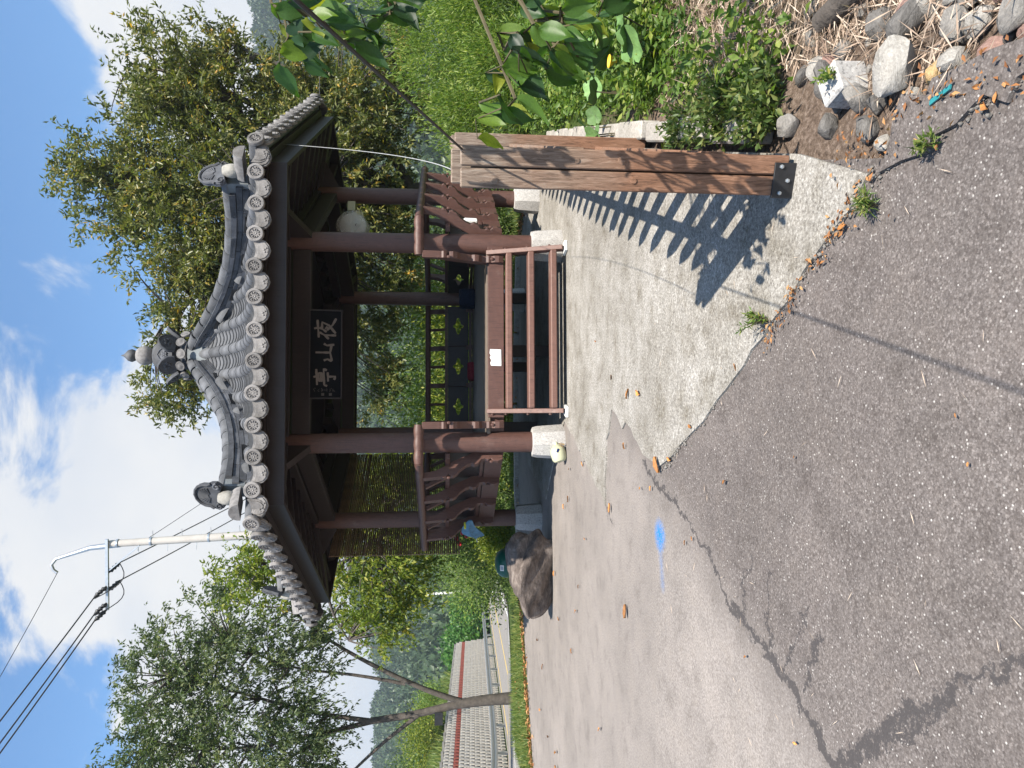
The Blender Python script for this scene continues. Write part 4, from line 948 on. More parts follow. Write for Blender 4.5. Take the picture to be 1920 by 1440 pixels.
o, t = sd(-30); wc.location = pv(*(o*(A0+0.155)+t*-0.70+Vector((0, 0, 1.06)))); wc.rotation_euler = (0, 0, PROT+R(60)); tag(wc, 'crumpled white paper bag wedged between the right railing brackets', 'paper bag')
# cream jug by the left front base
jg = empty('cream_jug', (-0.86, 8.78, 0.0), 'cream plastic jug with dark blue mark lying by the left front column base', 'jug', rz=0.3)
b = MB().lathe([(0.01, -0.10), (0.07, -0.098), (0.092, -0.07), (0.098, 0.0), (0.09, 0.06), (0.05, 0.10), (0.028, 0.115), (0.028, 0.145), (0.005, 0.146)], 18, (0, 0, 0.095), Matrix.Rotation(R(78), 3, 'Y') @ Matrix.Rotation(R(0), 3, 'Z'))
b.build('body', M['cream'], jg, smooth=True)
MB().box((0.02, -0.094, 0.115), (0.05, 0.012, 0.028), Matrix.Rotation(R(20), 3, 'Y')).build('printed_mark', M['navy'], jg, bevel=0.004)
MB().tube([(0.07, -0.06, 0.05), (0.11, -0.09, 0.10), (0.10, -0.07, 0.03)], 0.012, 6).build('ochre_rag', M['st_yellow'], jg)

# ------------------------------------------------------------------ rocks
def rock(name, loc, size, mat, seed, label, cat='stone', group=None, rz=0.0, sub=3, rough=0.20, cuts=9):
    rr = random.Random(seed); bm = bmesh.new(); bmesh.ops.create_icosphere(bm, subdivisions=sub, radius=1.0)
    planes = [(Vector((rr.gauss(0, 1), rr.gauss(0, 1), rr.gauss(0, .8))).normalized(), rr.uniform(0.48, 0.80)) for _ in range(cuts)]
    ph = [rr.uniform(0, 9) for _ in range(6)]
    for v in bm.verts:
        p = v.co.copy()
        for nn, dd in planes:
            e = p.dot(nn)
            if e > dd: p -= nn*(e-dd)*0.88
        w = rough*(0.35*math.sin(4*p.x+ph[0])*math.cos(5*p.y+ph[1])+0.25*math.sin(9*p.z+7*p.x+ph[2])+0.16*math.sin(15*p.y+11*p.z+ph[3]))
        p *= 1+w*0.6; v.co = p
    zs = [v.co.z for v in bm.verts]; z0 = min(zs)*0.80
    ex = [max(abs(v.co[i]) for v in bm.verts) for i in range(3)]
    for v in bm.verts:
        v.co.z = max(v.co.z, z0); v.co = Vector((v.co.x/ex[0]*size[0]/2, v.co.y/ex[1]*size[1]/2, (v.co.z-z0)/(max(zs)-z0)*size[2]))
    me = bpy.data.meshes.new(name); bm.to_mesh(me); bm.free(); me.materials.append(mat)
    me.polygons.foreach_set('use_smooth', np.ones(len(me.polygons), bool)); me.set_sharp_from_angle(angle=R(28))
    o_ = bpy.data.objects.new(name, me); link(o_); o_.location = loc; o_.rotation_euler = (0, 0, rz)
    return tag(o_, label, cat, group)
rock('boulder', (-2.74, 10.0, -0.03), (1.42, 0.85, 0.68), M['rock'], 21, 'large dark brown boulder lying on the asphalt left of the pavilion', 'boulder', None, R(4), 5, 0.34, 13)
gc = empty('green_bin', (-2.93, 11.75, 0.0), 'dark green domed plastic bin with a small white label behind the boulder', 'bin')
b = MB().lathe([(0.16, 0.0), (0.185, 0.02), (0.215, 0.42), (0.225, 0.46)], 20); b.build('body', M['greenplastic'], gc, smooth=True)
MB().lathe([(0.238, 0.45), (0.242, 0.48), (0.225, 0.56), (0.165, 0.63), (0.08, 0.665), (0.01, 0.67)], 20).build('lid', M['greenplastic'], gc, smooth=True)
b = MB(); b.prism([(-0.045, -0.03), (0.045, -0.03), (0.045, 0.03), (-0.045, 0.03)], 0.006, frame((1, 0, 0), (0, 0.35, 0.94), (0, -0.94, 0.35), (-0.03, -0.222, 0.572))); b.build('label_sticker', M['paper'], gc)
b = MB()
for q in range(3): b.prism([(-0.03, -0.003), (0.03, -0.003), (0.03, 0.003), (-0.03, 0.003)], 0.004, frame((1, 0, 0), (0, 0.35, 0.94), (0, -0.94, 0.35), Vector((-0.03, -0.226, 0.574))+Vector((0, 0.35, 0.94))*((q-1)*0.015)))
b.build('sticker_print', M['navy'], gc)

def gzg(x, y): return ground_z(x, y)
STONES = [  # x, y, w, d, h, material, label
 (1.14, 2.46, .22, .16, .15, 'st_white', 'big pale whitish stone at the edge of the asphalt', 'pale'),
 (1.14, 2.72, .12, .10, .12, 'st_grey', 'round grey cobble resting against the granite block', ''),
 (1.08, 2.62, .10, .10, .09, 'st_dark', 'small dark stone below the round grey cobble', ''),
 (1.055, 2.29, .085, .075, .07, 'st_yellow', 'ochre yellow stone beside the big pale stone', ''),
 (1.17, 2.22, .13, .11, .10, 'st_grey', 'angular grey stone next to the ochre stone', ''),
 (1.105, 1.96, .16, .12, .10, 'st_grey', 'large blue-grey stone by dry straw near the orange leaves', ''),
 (1.03, 2.08, .11, .10, .05, 'st_red', 'flat brownish stone half buried in straw', ''),
 (0.95, 2.38, .17, .06, .04, 'st_red', 'long reddish brown stone lying at the asphalt edge', ''),
 (1.01, 2.42, .12, .10, .06, 'st_white', 'beige stone beside the long reddish stone', ''),
 (1.31, 2.48, .20, .14, .12, 'st_dark', 'dark stone with pale streaks under the leaves', ''),
 (1.30, 2.98, .14, .12, .10, 'st_dark', 'dark stone behind the granite block in the shade', ''),
 (1.00, 2.66, .13, .11, .09, 'st_dark', 'grey-brown stone wedged beside the slab corner', ''),
 (1.21, 2.05, .08, .08, .06, 'st_red', 'purplish small stone in dry straw', ''),
 (1.00, 2.24, .07, .05, .05, 'st_red', 'small tan stone touching the ochre stone', ''),
 (1.42, 2.72, .18, .13, .10, 'st_dark', 'brown flat stone lying in the dry grass', ''),
 (1.21, 3.25, .13, .10, .10, 'st_grey', 'grey stone half hidden in weeds beside the slab', ''),
 (1.10, 2.95, .12, .10, .08, 'st_dark', 'dark broken stone next to the timber post foot', ''),
 (0.91, 2.56, .09, .07, .06, 'st_white', 'whitish concrete lump at the slab corner', ''),
 (1.13, 1.78, .12, .10, .08, 'st_grey', 'grey rounded stone at the end of the stone row', '')]
for i, (x, y, w, d_, h, mt, lb, _) in enumerate(STONES):
    rock('stone', (x, y, gzg(x, y)-0.012), (w, d_, h), M[mt], 40+i, lb, 'stone', 'stones along the asphalt edge', random.uniform(-1, 1), 3, 0.12, 13)
rr = random.Random(90); PAL = [('st_grey', 'grey'), ('st_white', 'pale'), ('st_dark', 'dark'), ('st_red', 'reddish')]
for i in range(74):
    y = rr.uniform(1.5, 3.25); x = 0.99+rr.random()**1.2*0.66+(0.12 if y > 2.6 else 0)
    if any(math.dist((x, y), (q[0], q[1])) < 0.07 for q in STONES): continue
    mt, cn_ = PAL[rr.randrange(4)]; w = rr.uniform(0.04, 0.145)*(1 if y > 2.0 else 0.8)
    rock('stone', (x, y, gzg(x, y)-0.01), (w, w*rr.uniform(.6, .95), w*rr.uniform(.45, .8)), M[mt], 300+i, 'small '+cn_+' stone among the loose rubble by the asphalt edge', 'stone', 'small '+cn_+' rubble stones', rr.uniform(-2, 2), 2, 0.14, 11)
gb = MB().box((0, 0, 0.06), (0.15, 0.13, 0.15), taper=0.95).build('granite_block', M['granite'], None, bevel=0.008); gb.location = (1.235, 2.83, gzg(1.2, 2.83)-0.01); gb.rotation_euler = (R(6), R(-5), 0.35); tag(gb, 'squared granite block standing among the loose stones', 'block')
tl = MB().prism([(-0.05, -0.008), (0.048, -0.01), (0.055, 0.004), (-0.045, 0.009)], 0.006, Matrix.Translation((0, 0, 0.004))).build('teal_strip', M['teal'], None); tl.location = (0.945, 2.21, gz(0, 2.21)+0.022); tl.rotation_euler = (0, 0, R(-80)); tag(tl, 'teal plastic strip lying on the broken asphalt edge', 'plastic strip')
# broken lumps of cold asphalt along the edge
ed = sheet('asphalt_edge', jag((0.80, 2.52), (0.98, 2.42), 4, 0.02, 1)+jag((1.0, 2.38), (1.0, 1.9), 7, 0.03, 2)+jag((1.0, 1.9), (1.1, 0.9), 7, 0.03, 3)+jag((0.97, 0.9), (0.90, 1.7), 9, 0.03, 4)+jag((0.88, 1.75), (0.80, 2.45), 10, 0.035, 5), M['asphalt'], 0.018, 0.06)

# ------------------------------------------------------------------ picket fence along the slab
FB = Vector((0.95, 3.15, 0)); FD = Vector((0.337, 1, 0)).normalized(); FN = Vector((FD.y, -FD.x, 0))
zf = gz(0, 3.15)+0.012
fence = empty('picket_fence', (FB.x, FB.y, zf), 'weathered wooden picket fence with heavy end post along the slab', 'fence')
def fl(s, n, z): return FD*s+FN*n+Vector((0, 0, z))
for n in (-0.046, 0.046):                             # the end post is a pair of planks bolted side by side
    c_ = fl(0.0, n, 0); b = MB(); zs_ = np.linspace(0.03, 1.435, 9)
    pl = MB().box(c_+Vector((0, 0, 0.77)), (0.084, 0.045, 1.48), Matrix((FN, FD, Vector((0, 0, 1)))).transposed())
    p_ = pl.build('post_plank', M['timber'], fence, bevel=0.006)
    kn = MB()
for n, z, r_ in ((-0.055, 1.36, .016), (0.04, 1.0, .012), (0.045, 0.80, .018), (-0.04, 0.74, .014)):
    MB().lathe([(r_, -0.002), (r_*0.98, 0.003), (r_*0.5, 0.004), (0.002, 0.003)], 12, fl(-0.0235, n, z), Matrix((FN, Vector((0, 0, 1)), -FD)).transposed()).build('knot', M['timber'], fence, smooth=True)
MB().box(fl(0.075, 0.0, 0.78), (0.15, 0.06, 1.54), Matrix((FN, FD, Vector((0, 0, 1)))).transposed()).build('rear_post', M['timber'], fence, bevel=0.006)
MB().box(fl(0.07, -0.065, 0.05), (0.05, 0.10, 0.10), Matrix((FN, FD, Vector((0, 0, 1)))).transposed()).build('foot_block', M['timber'], fence, bevel=0.006)
br_ = MB().box(fl(-0.030, -0.02, 0.05), (0.155, 0.010, 0.10), Matrix((FN, FD, Vector((0, 0, 1)))).transposed()).build('steel_bracket', M['blacksteel'], fence, bevel=0.002)
for n, z in ((-0.075, 0.065), (0.04, 0.070), (-0.02, 0.035)):
    MB().lathe([(0.002, -0.008), (0.010, -0.007), (0.010, 0.0), (0.009, 0.006), (0.003, 0.008)], 6, fl(-0.038, n, z), Matrix((FN, Vector((0, 0, 1)), -FD)).transposed()).build('bolt', M['steel'], br_)
pk = MB().prism([(-0.075, 0.02), (0.075, 0.02), (0.075, 1.26), (0.05, 1.34), (0, 1.43), (-0.05, 1.34), (-0.075, 1.26)], 0.022, frame(FD, (0, 0, 1), FN, (0, 0, 0))).mesh('picket', M['timber'], bevel=0.004)
s = 0.30; i = 0; rr = random.Random(9)
while s < 7.2:
    pk_o = inst('picket', pk, fence, Matrix.Translation(fl(s, 0.045, max(0, gz(0, FB.y+s*FD.y)-gz(0, FB.y))+rr.uniform(-.03, .0)-0.02)) @ Matrix.Rotation(rr.uniform(-.01, .01), 4, FN)); s += 0.335 if i > 1 else 0.23; i += 1
for z in (0.38, 1.02):
    a = fl(0.0, 0.078, z); b_ = fl(7.2, 0.078, z+0.09)
    MB().bar(a, b_, 0.035, 0.11).build('rail', M['timber'], fence, bevel=0.004)
for s in (2.3, 4.6, 7.2):
    MB().box(fl(s, 0.12, 0.70+gz(0, FB.y+s)-gz(0, FB.y)), (0.09, 0.09, 1.42), Matrix((FN, FD, Vector((0, 0, 1)))).transposed()).build('post', M['timber'], fence, bevel=0.006)
# kerb stones outside the fence
rr = random.Random(4); s = 0.25; kc = Vector((1.17, 3.2, 0))
while s < 7.0:
    l = rr.uniform(0.50, 0.72); p = kc+FD*(s+l/2)+FN*(0.02+rr.uniform(-.015, .015)); h = 0.15
    k_ = MB().box((0, 0, 0), (0.13, l-0.015, h)).build('kerb_stone', M['kerb'], None, bevel=0.012)
    k_.location = (p.x, p.y, gz(0, p.y)+0.0+rr.uniform(-.02, .02)); k_.rotation_euler = (rr.uniform(-.02, .02), rr.uniform(-.03, .03), -math.atan2(FD.x, FD.y)); s += l
    tag(k_, 'rough concrete kerb stone edging the slab behind the picket fence', 'kerb stone', 'kerb stones beside the fence')
lg = MB().tube([(1.72, 2.35, 0.02), (1.64, 2.72, 0.03), (1.62, 3.1, 0.05)], [0.06, 0.06, 0.055], 10).build('old_timber', M['bark'], None, off=(1.55, 2.6, gzg(1.55, 2.6)-0.0), smooth=True)
lg.location = (1.56, 2.6, gzg(1.55, 2.6)); lg.data.transform(Matrix.Translation((0, 0, gzg(1.55, 2.6)+0.02))); tag(lg, 'short old round timber lying on the garden soil', 'timber')

# ------------------------------------------------------------------ wires
def wire(name, a, b, sag, r, mat, label, cat='wire', n=24, group=None):
    a, b = Vector(a), Vector(b); pts = []
    for i in range(n+1):
        f = i/n; p = a.lerp(b, f); p.z -= sag*4*f*(1-f); pts.append(p-a)
    o_ = MB().tube(pts, r, 6).build(name, mat, None, smooth=True); o_.location = a; return tag(o_, label, cat, group)
pt = Vector((FB.x, FB.y, 0))+FN*0.07+Vector((0, 0, zf+1.50))
wire('guy_cable', pt, pt+Vector((-0.30, -1.85, 0.42))*6.5, 0.05, 0.0052, M['cable'], 'thick dark cable running from the fence post over the viewer', 'cable', 60)
wire('white_wire', pv(2.47, -2.17, 3.66), Vector((FB.x, FB.y, 0))+FD*0.1+FN*-0.02+Vector((0, 0, zf+1.54)), 0.42, 0.0026, M['wire_white'], 'thin white wire from the roof edge down to the fence post', 'wire', 30)
wire('black_wire', pv(3.35, -0.15, 3.40), (9.5, 12.6, 3.75), 0.05, 0.008, M['cable'], 'thin black wire leaving the right roof corner', 'wire')

# ------------------------------------------------------------------ road, guard rail, block wall, pole
RD = Vector((-0.150, 0.9887, 0)); RNL = Vector((-RD.y, RD.x, 0))       # along the road, to its left
G0 = Vector((-16.6, 31.0, 0))
def rp(s, n, z=None):
    p = G0+RD*s+RNL*n; return Vector((p.x, p.y, gz(p.x, p.y) if z is None else z))
def rstrip(name, n0, n1, s0, s1, mat, lift):
    poly = [(rp(s0, n0).x, rp(s0, n0).y), (rp(s0, n1).x, rp(s0, n1).y), (rp(s1, n1).x, rp(s1, n1).y), (rp(s1, n0).x, rp(s1, n0).y)]
    return sheet(name, poly, mat, lift, 0, 1.0)
rstrip('road', 0.5, -6.4, -34, 150, M['roadasph'], 0.004)
rstrip('road_marking', -0.35, -0.50, -34, 150, M['yline'], 0.010)
rstrip('road_marking', -3.2, -3.33, -34, 150, M['yline'], 0.010)
rstrip('road_marking', -5.9, -6.05, -34, 150, M['wline'], 0.010)
gr = empty('guard_rail', rp(0, 0), 'galvanised steel guard rail along the far road in front of the block wall', 'guard rail')
ss = list(np.arange(-22, 62, 4.0)); prof = [(0.0, 0.15), (0.045, 0.13), (0.045, 0.06), (0.0, 0.03), (0.0, -0.03), (0.045, -0.06), (0.045, -0.13), (0.0, -0.15)]
for a, b in zip(ss, ss[1:]):
    m_ = MB(); vs_ = []
    for q in (a, b-0.02):
        for th in (0.0, 0.012):
            for x, z in prof: p = rp(q, 0); vs_.append(p-RNL*(x-th)+Vector((0, 0, 0.62+z))-gr.location)
    k = len(prof); f = []
    for i in range(k-1): f += [(i, i+1, 2*k+i+1, 2*k+i), (k+i+1, k+i, 3*k+i, 3*k+i+1)]
    f += [(0, k, 3*k, 2*k), (k-1, 3*k-1, 4*k-1, 2*k-1)]
    m_.add(vs_, f).build('beam', M['steel'], gr)
for q in ss:
    p = rp(q, 0.08)-gr.location; MB().box(p+Vector((0, 0, 0.38)), (0.13, 0.13, 0.80)).build('post', M['steel'], gr)
# retaining wall of staggered split-face blocks; red band near the top
W0, W1 = -17.0, 34.0; WNN = 1.15; NR = 12; BH = 0.262; BLN = 0.46
wl = empty('block_wall', rp(0, WNN), 'pale staggered concrete block retaining wall with a red band', 'wall')
back = MB(); pts = []
for q in np.linspace(W0, W1, 18):
    for n, z in ((WNN+0.06, -0.4), (WNN+0.06+0.35, NR*BH+0.05), (WNN+1.0, NR*BH+0.05), (WNN+1.0, -0.4)): pts.append(rp(q, n)+Vector((0, 0, z))-wl.location)
back.add(pts, [(4*i+a, 4*i+(a+1) % 4, 4*i+4+(a+1) % 4, 4*i+4+a) for i in range(17) for a in range(4)]+[(0, 1, 2, 3), (68, 71, 70, 69)]); back.build('wall_core', M['joint'], wl)
def block_mesh(name, mat):
    # split face cut back on one side along a slant, so each block throws a wedge of shade
    h = 0.118; q = [(-0.215, 0, -h), (0.215, 0, -h), (0.215, 0, h), (-0.215, 0, h), (-0.215, 0.24, -h), (-0.06, 0.24, -h), (0.19, 0.24, h), (-0.215, 0.24, h), (0.215, 0.03, -h), (0.215, 0.03, h)]
    b = MB().add([RD*x-RNL*y+Vector((0, 0, z)) for x, y, z in q], [(0, 1, 2, 3), (4, 5, 6, 7), (5, 8, 9, 6), (0, 4, 7, 3), (0, 1, 8, 5, 4), (3, 7, 6, 9, 2), (1, 2, 9, 8)])
    return b.mesh(name, mat)
bm1, bm2 = block_mesh('block', M['block']), block_mesh('block', M['redblock'])
blocks = []
for r_ in range(NR):
    q = W0+(0.23 if r_ % 2 else 0)
    while q < W1-0.3:
        p = rp(q, WNN+0.06+0.35*(r_+0.5)/NR); blocks.append((p+Vector((0, 0, (r_+0.5)*BH))-wl.location, bm2 if r_ == 9 else bm1, p.y, q)); q += BLN
vis = sorted([b for b in blocks if b[0].x+wl.location.x > -0.545*b[2]], key=lambda b: b[2])
near = set(id(b) for b in vis[:300]); rest = {bm1: [], bm2: []}
for b in blocks:
    if id(b) in near: inst('block', b[1], wl, Matrix.Translation(b[0]))
    else: rest[b[1]].append(b[0])
for me0, lst in rest.items():
    co = np.empty(len(me0.vertices)*3, np.float32); me0.vertices.foreach_get('co', co); co = co.reshape(-1, 3); n = len(co); V_, F_ = [], []
    for i, p in enumerate(lst): V_.append(co+np.array(p)); F_ += [tuple(v+i*n for v in pl.vertices) for pl in me0.polygons]
    me = bpy.data.meshes.new('far_blocks'); me.from_pydata(np.concatenate(V_).tolist(), [], F_); me.update(); me.materials.append(me0.materials[0])
    ob = bpy.data.objects.new('far_blocks', me); link(ob, wl); ob['kind'] = 'stuff'
for i, q in enumerate(np.arange(W0, W1-1, 1.5)):
    p = rp(q+0.75, WNN+0.62); MB().box(p+Vector((0, 0, NR*BH+0.09))-wl.location, (0.5, 1.48, 0.12), Matrix.Rotation(math.atan2(-RD.x, RD.y), 3, 'Z')).build('coping', M['kerb'], wl)
# bank above the wall
bank = MB(); pts = []
for q in np.linspace(W0-3, W1+30, 14):
    for n, z in ((WNN+0.9, NR*BH-0.1), (WNN+3.5, NR*BH+0.7), (WNN+9, NR*BH+1.8), (WNN+22, NR*BH+2.4)): pts.append(rp(q, n)+Vector((0, 0, z-(0.0 if q < W1 else (q-W1)*0.12))))
bank.add(pts, [(4*i+a, 4*i+4+a, 4*i+5+a, 4*i+1+a) for i in range(13) for a in range(3)])
struct(bank.build('bank', M['soil'], None))

# utility pole
PB = Vector((-4.7, 25.0, gz(0, 25)))
up_ = empty('utility_pole', PB, 'leaning concrete utility pole with side crossarm and hooked steel arm on top', 'utility pole')
TOPP = Vector((-5.30, 25.0, 12.55))-PB
MB().tube([(0, 0, -0.3), TOPP*0.5, TOPP], [0.19, 0.155, 0.115], 14).build('shaft', M['polecon'], up_, smooth=True)
b = MB(); c0 = TOPP+Vector((-0.02, 0, -0.35))
b.tube([c0, TOPP+Vector((-0.12, 0, 0.6)), Vector((-5.66, 25, 13.9))-PB, Vector((-5.76, 25, 14.22))-PB, Vector((-5.95, 25, 14.36))-PB, Vector((-6.12, 25, 14.30))-PB, Vector((-6.22, 25, 14.18))-PB], [0.10, 0.085, 0.06, 0.055, 0.052, 0.05, 0.05], 10); b.build('hooked_arm', M['steel'], up_, smooth=True)
MB().bar(TOPP+Vector((0.18, -0.12, 0.02)), TOPP+Vector((-2.15, -0.12, 0.0)), 0.09, 0.09).build('crossarm', M['steel'], up_)
MB().bar(TOPP+Vector((-0.05, -0.1, -1.0)), TOPP+Vector((-0.85, -0.12, -0.05)), 0.04, 0.04).build('arm_brace', M['steel'], up_)
for f in (0.02, 0.10, 0.24, 0.62): MB().tube([TOPP*(1-f)+Vector((0, 0, -0.03)), TOPP*(1-f)+Vector((0, 0, 0.03))], 0.14+0.03*f, 14).build('band', M['steel'], up_, smooth=True)
for i in range(10): 
    c0 = TOPP*(0.93-0.035*i); sg = 1 if i % 2 else -1; MB().tube([c0, c0+Vector((sg*0.36, -0.05, 0))], 0.012, 5).build('step_peg', M['steel'], up_)
INS = []
for x, z, s in ((-1.35, 0.22, 1), (-1.9, 0.13, 1), (-2.12, 0.20, 1), (-0.95, -0.16, -1), (-1.55, -0.16, -1)):
    c0 = TOPP+Vector((x, -0.12, 0)); d_ = Vector((-0.30*s, -0.35 if s > 0 else 0.35, 0.28*s)).normalized(); pts = [c0+d_*q for q in (0.02, 0.10, 0.14, 0.22, 0.26, 0.34, 0.38, 0.44, 0.5)]
    MB().tube(pts, [0.03, 0.04, 0.085, 0.05, 0.085, 0.05, 0.085, 0.05, 0.03], 10).build('insulator', M['blacksteel'], up_, smooth=True); INS.append((PB+pts[-1], s))
for i in (0, 1):
    a = INS[i][0]-PB; b_ = INS[3+i][0]-PB; MB().tube([a.lerp(b_, f)+Vector((-0.05, 0, -0.45*math.sin(math.pi*f))) for f in np.linspace(0, 1, 9)], 0.016, 6).build('jumper', M['cable'], up_, smooth=True)
for i, (p, s) in enumerate(INS):
    if s > 0: wire('power_line', p, p+Vector((-16.0-0.4*i, -20.0, 8.5)), 0.5, 0.022, M['cable'], 'dark power line rising from the '+('inner', 'middle', 'outermost')[i]+' upper insulator of the pole crossarm', 'power line', 24, 'power lines leaving the crossarm')
    else: wire('power_line', p, p+Vector((2.4, 30, -4.6)), 0.5, 0.022, M['cable'], 'dark power line running down behind the pavilion roof from the '+('inner', 'outer')[i-3]+' lower insulator', 'power line', 24, 'power lines behind the roof')
wire('arm_line', Vector((-6.22, 25, 14.18)), Vector((-18.0, 15, 17.6)), 0.3, 0.010, M['cable'], 'thin line tied to the hooked tip of the pole arm', 'wire')
wire('stay_wire', PB+TOPP*0.62, PB+Vector((-5.5, 4, 4.2)), 0.1, 0.012, M['cable'], 'thin stay wire from the middle of the pole toward the left tree', 'wire')
wire('far_wire', PB+TOPP*0.92, PB+Vector((6, 20, 5.5)), 0.4, 0.010, M['cable'], 'thin wire slanting from the pole top behind the roof', 'wire')

# ------------------------------------------------------------------ vegetation
def limb_pts(a, b, bend, n=6, rng=RNG):
    a, b = np.array(a, float), np.array(b, float); m_ = (a+b)/2+np.array(bend); t = np.linspace(0, 1, n)[:, None]
    return (1-t)**2*a+2*t*(1-t)*m_+t**2*b
def tree(name, label, base, limbs, ells, nclus, ntw, nlf, L_, W_, mat, seed, group=None, droop=0.35, twl=0.8, shell=0.45, bark=None, cat='tree', branches=True, trunkname='trunk', upb=0.35):
    rng = np.random.default_rng(seed); root = empty(name, base, label, cat, group); off = np.array(base, float)
    b = MB(); nodes = []
    for pts, r0, r1 in limbs:
        pts = np.array(pts, float); k = len(pts)
        # smooth the polyline
        tt = np.linspace(0, k-1, (k-1)*3+1); sp_ = np.stack([np.interp(tt, np.arange(k), pts[:, i]) for i in range(3)], 1)
        for _ in range(2): sp_[1:-1] = (sp_[:-2]+2*sp_[1:-1]+sp_[2:])/4
        b.tube([p-off for p in sp_], list(np.linspace(r0, r1, len(sp_))), 9); nodes.append(sp_)
    nodes = np.concatenate(nodes)
    C, Dn = ell_pts(rng, nclus, ells, shell)
    up_ok = nodes[:, 2] > np.percentile(nodes[:, 2], 30); nd = nodes[up_ok]
    cent = C.mean(0)
    if branches:
        for c in C:
            dd = np.linalg.norm(nd-c, axis=1)+0.8*np.maximum(0, nd[:, 2]-c[2]+0.3); a = nd[dd.argmin()]
            if np.linalg.norm(a-c) > 0.15:
                p = limb_pts(a, c, (0, 0, 0.12*np.linalg.norm(a-c)), 5); b.tube([q-off for q in p], [0.022, 0.018, 0.014, 0.010, 0.006], 4, False)
    b.build(trunkname, bark or M['bark'], root, smooth=True)
    # twigs with alternate leaves
    out = (C-cent); out /= np.maximum(np.linalg.norm(out, axis=1, keepdims=True), 1e-6)
    TD = np.repeat(out, ntw, 0)*0.7+rng.normal(size=(nclus*ntw, 3))*0.75+np.array([0, 0, upb]); TD /= np.linalg.norm(TD, axis=1, keepdims=True)
    TP = np.repeat(C, ntw, 0)+rng.normal(size=(nclus*ntw, 3))*0.10*twl; TL = twl*(0.5+0.7*rng.random(nclus*ntw))
    f = rng.random((nclus*ntw, nlf)); f = np.sort(f, 1)
    P = TP[:, None, :]+TD[:, None, :]*(f*TL[:, None])[..., None]; P[..., 2] -= 0.35*droop*twl*f**2
    D = TD[:, None, :]*0.5+rng.normal(size=P.shape)*0.55; D[..., 2] -= droop
    P = P.reshape(-1, 3)+rng.normal(size=(P.shape[0]*P.shape[1], 3))*0.02; D = D.reshape(-1, 3); n = len(P)
    sz = 0.75+0.5*rng.random(n); cl = np.repeat(rng.random(nclus), ntw*nlf); rnd = np.clip(0.30*cl+0.70*rng.random(n), 0, 1)
    foliage('crown', P, D, L_*sz, W_*sz, rng, mat, root, off, rnd)
    return root
gb_ = lambda x, y: gz(x, y)-0.05
# tall tree behind the pavilion, right
BX, BY = 4.6, 16.5; bz = gb_(BX, BY)
tree('tall_tree', 'tall leafy tree with yellowing leaves rising behind the right of the pavilion roof', (BX, BY, bz),
     [([(BX, BY, bz), (4.5, 16.5, 1.6), (4.3, 16.5, 2.6)], .22, .17), ([(4.3, 16.5, 2.6), (3.4, 16.3, 4.6), (2.2, 16.2, 6.6), (1.2, 16.2, 7.6)], .13, .03), ([(4.3, 16.5, 2.6), (4.3, 16.6, 5.0), (4.2, 16.5, 7.4), (4.4, 16.5, 9.4)], .13, .025),
      ([(4.4, 16.5, 2.6), (5.6, 16.3, 4.6), (6.6, 16.2, 6.6), (6.9, 16.2, 8.2)], .12, .025), ([(4.4, 16.5, 2.2), (6.0, 16.0, 3.2), (6.6, 15.8, 4.4), (7.2, 15.7, 6.0)], .11, .02), ([(4.3, 16.4, 2.4), (4.4, 15.4, 3.8), (4.0, 14.9, 5.2)], .09, .02), ([(3.9, 16.4, 3.4), (2.0, 16.2, 4.0), (0.4, 16.0, 4.6)], .08, .02)],
     [((4.5, 16.4, 6.2), (2.5, 1.8, 2.5)), ((2.8, 16.2, 6.4), (1.7, 1.4, 1.9)), ((1.2, 16.2, 6.3), (1.5, 1.2, 1.4)), ((4.4, 16.4, 8.3), (1.4, 1.2, 1.5)), ((6.3, 16.2, 6.9), (1.5, 1.4, 1.6)), ((6.1, 15.9, 4.8), (1.2, 1.2, 1.2)), ((5.7, 15.8, 3.6), (1.9, 1.4, 1.3)), ((4.6, 15.8, 3.6), (1.8, 1.2, 1.3)), ((3.0, 16.4, 4.0), (1.8, 1.2, 1.0)), ((7.4, 15.9, 6.3), (0.45, 0.6, 0.5)), ((6.3, 15.6, 2.5), (1.4, 1.1, 0.8)), ((3.3, 16.9, 2.7), (2.2, 1.2, 0.8)), ((6.8, 16.0, 6.4), (0.8, 0.9, 0.9)), ((0.3, 16.2, 7.0), (1.2, 1.0, 1.0)), ((1.4, 17.2, 3.1), (1.9, 0.9, 0.75)), ((-0.2, 17.4, 3.0), (1.3, 0.8, 0.7))],
     1350, 5, 20, 0.125, 0.044, M['leaf_big'], 11, None, 0.25, 0.62, 0.3)
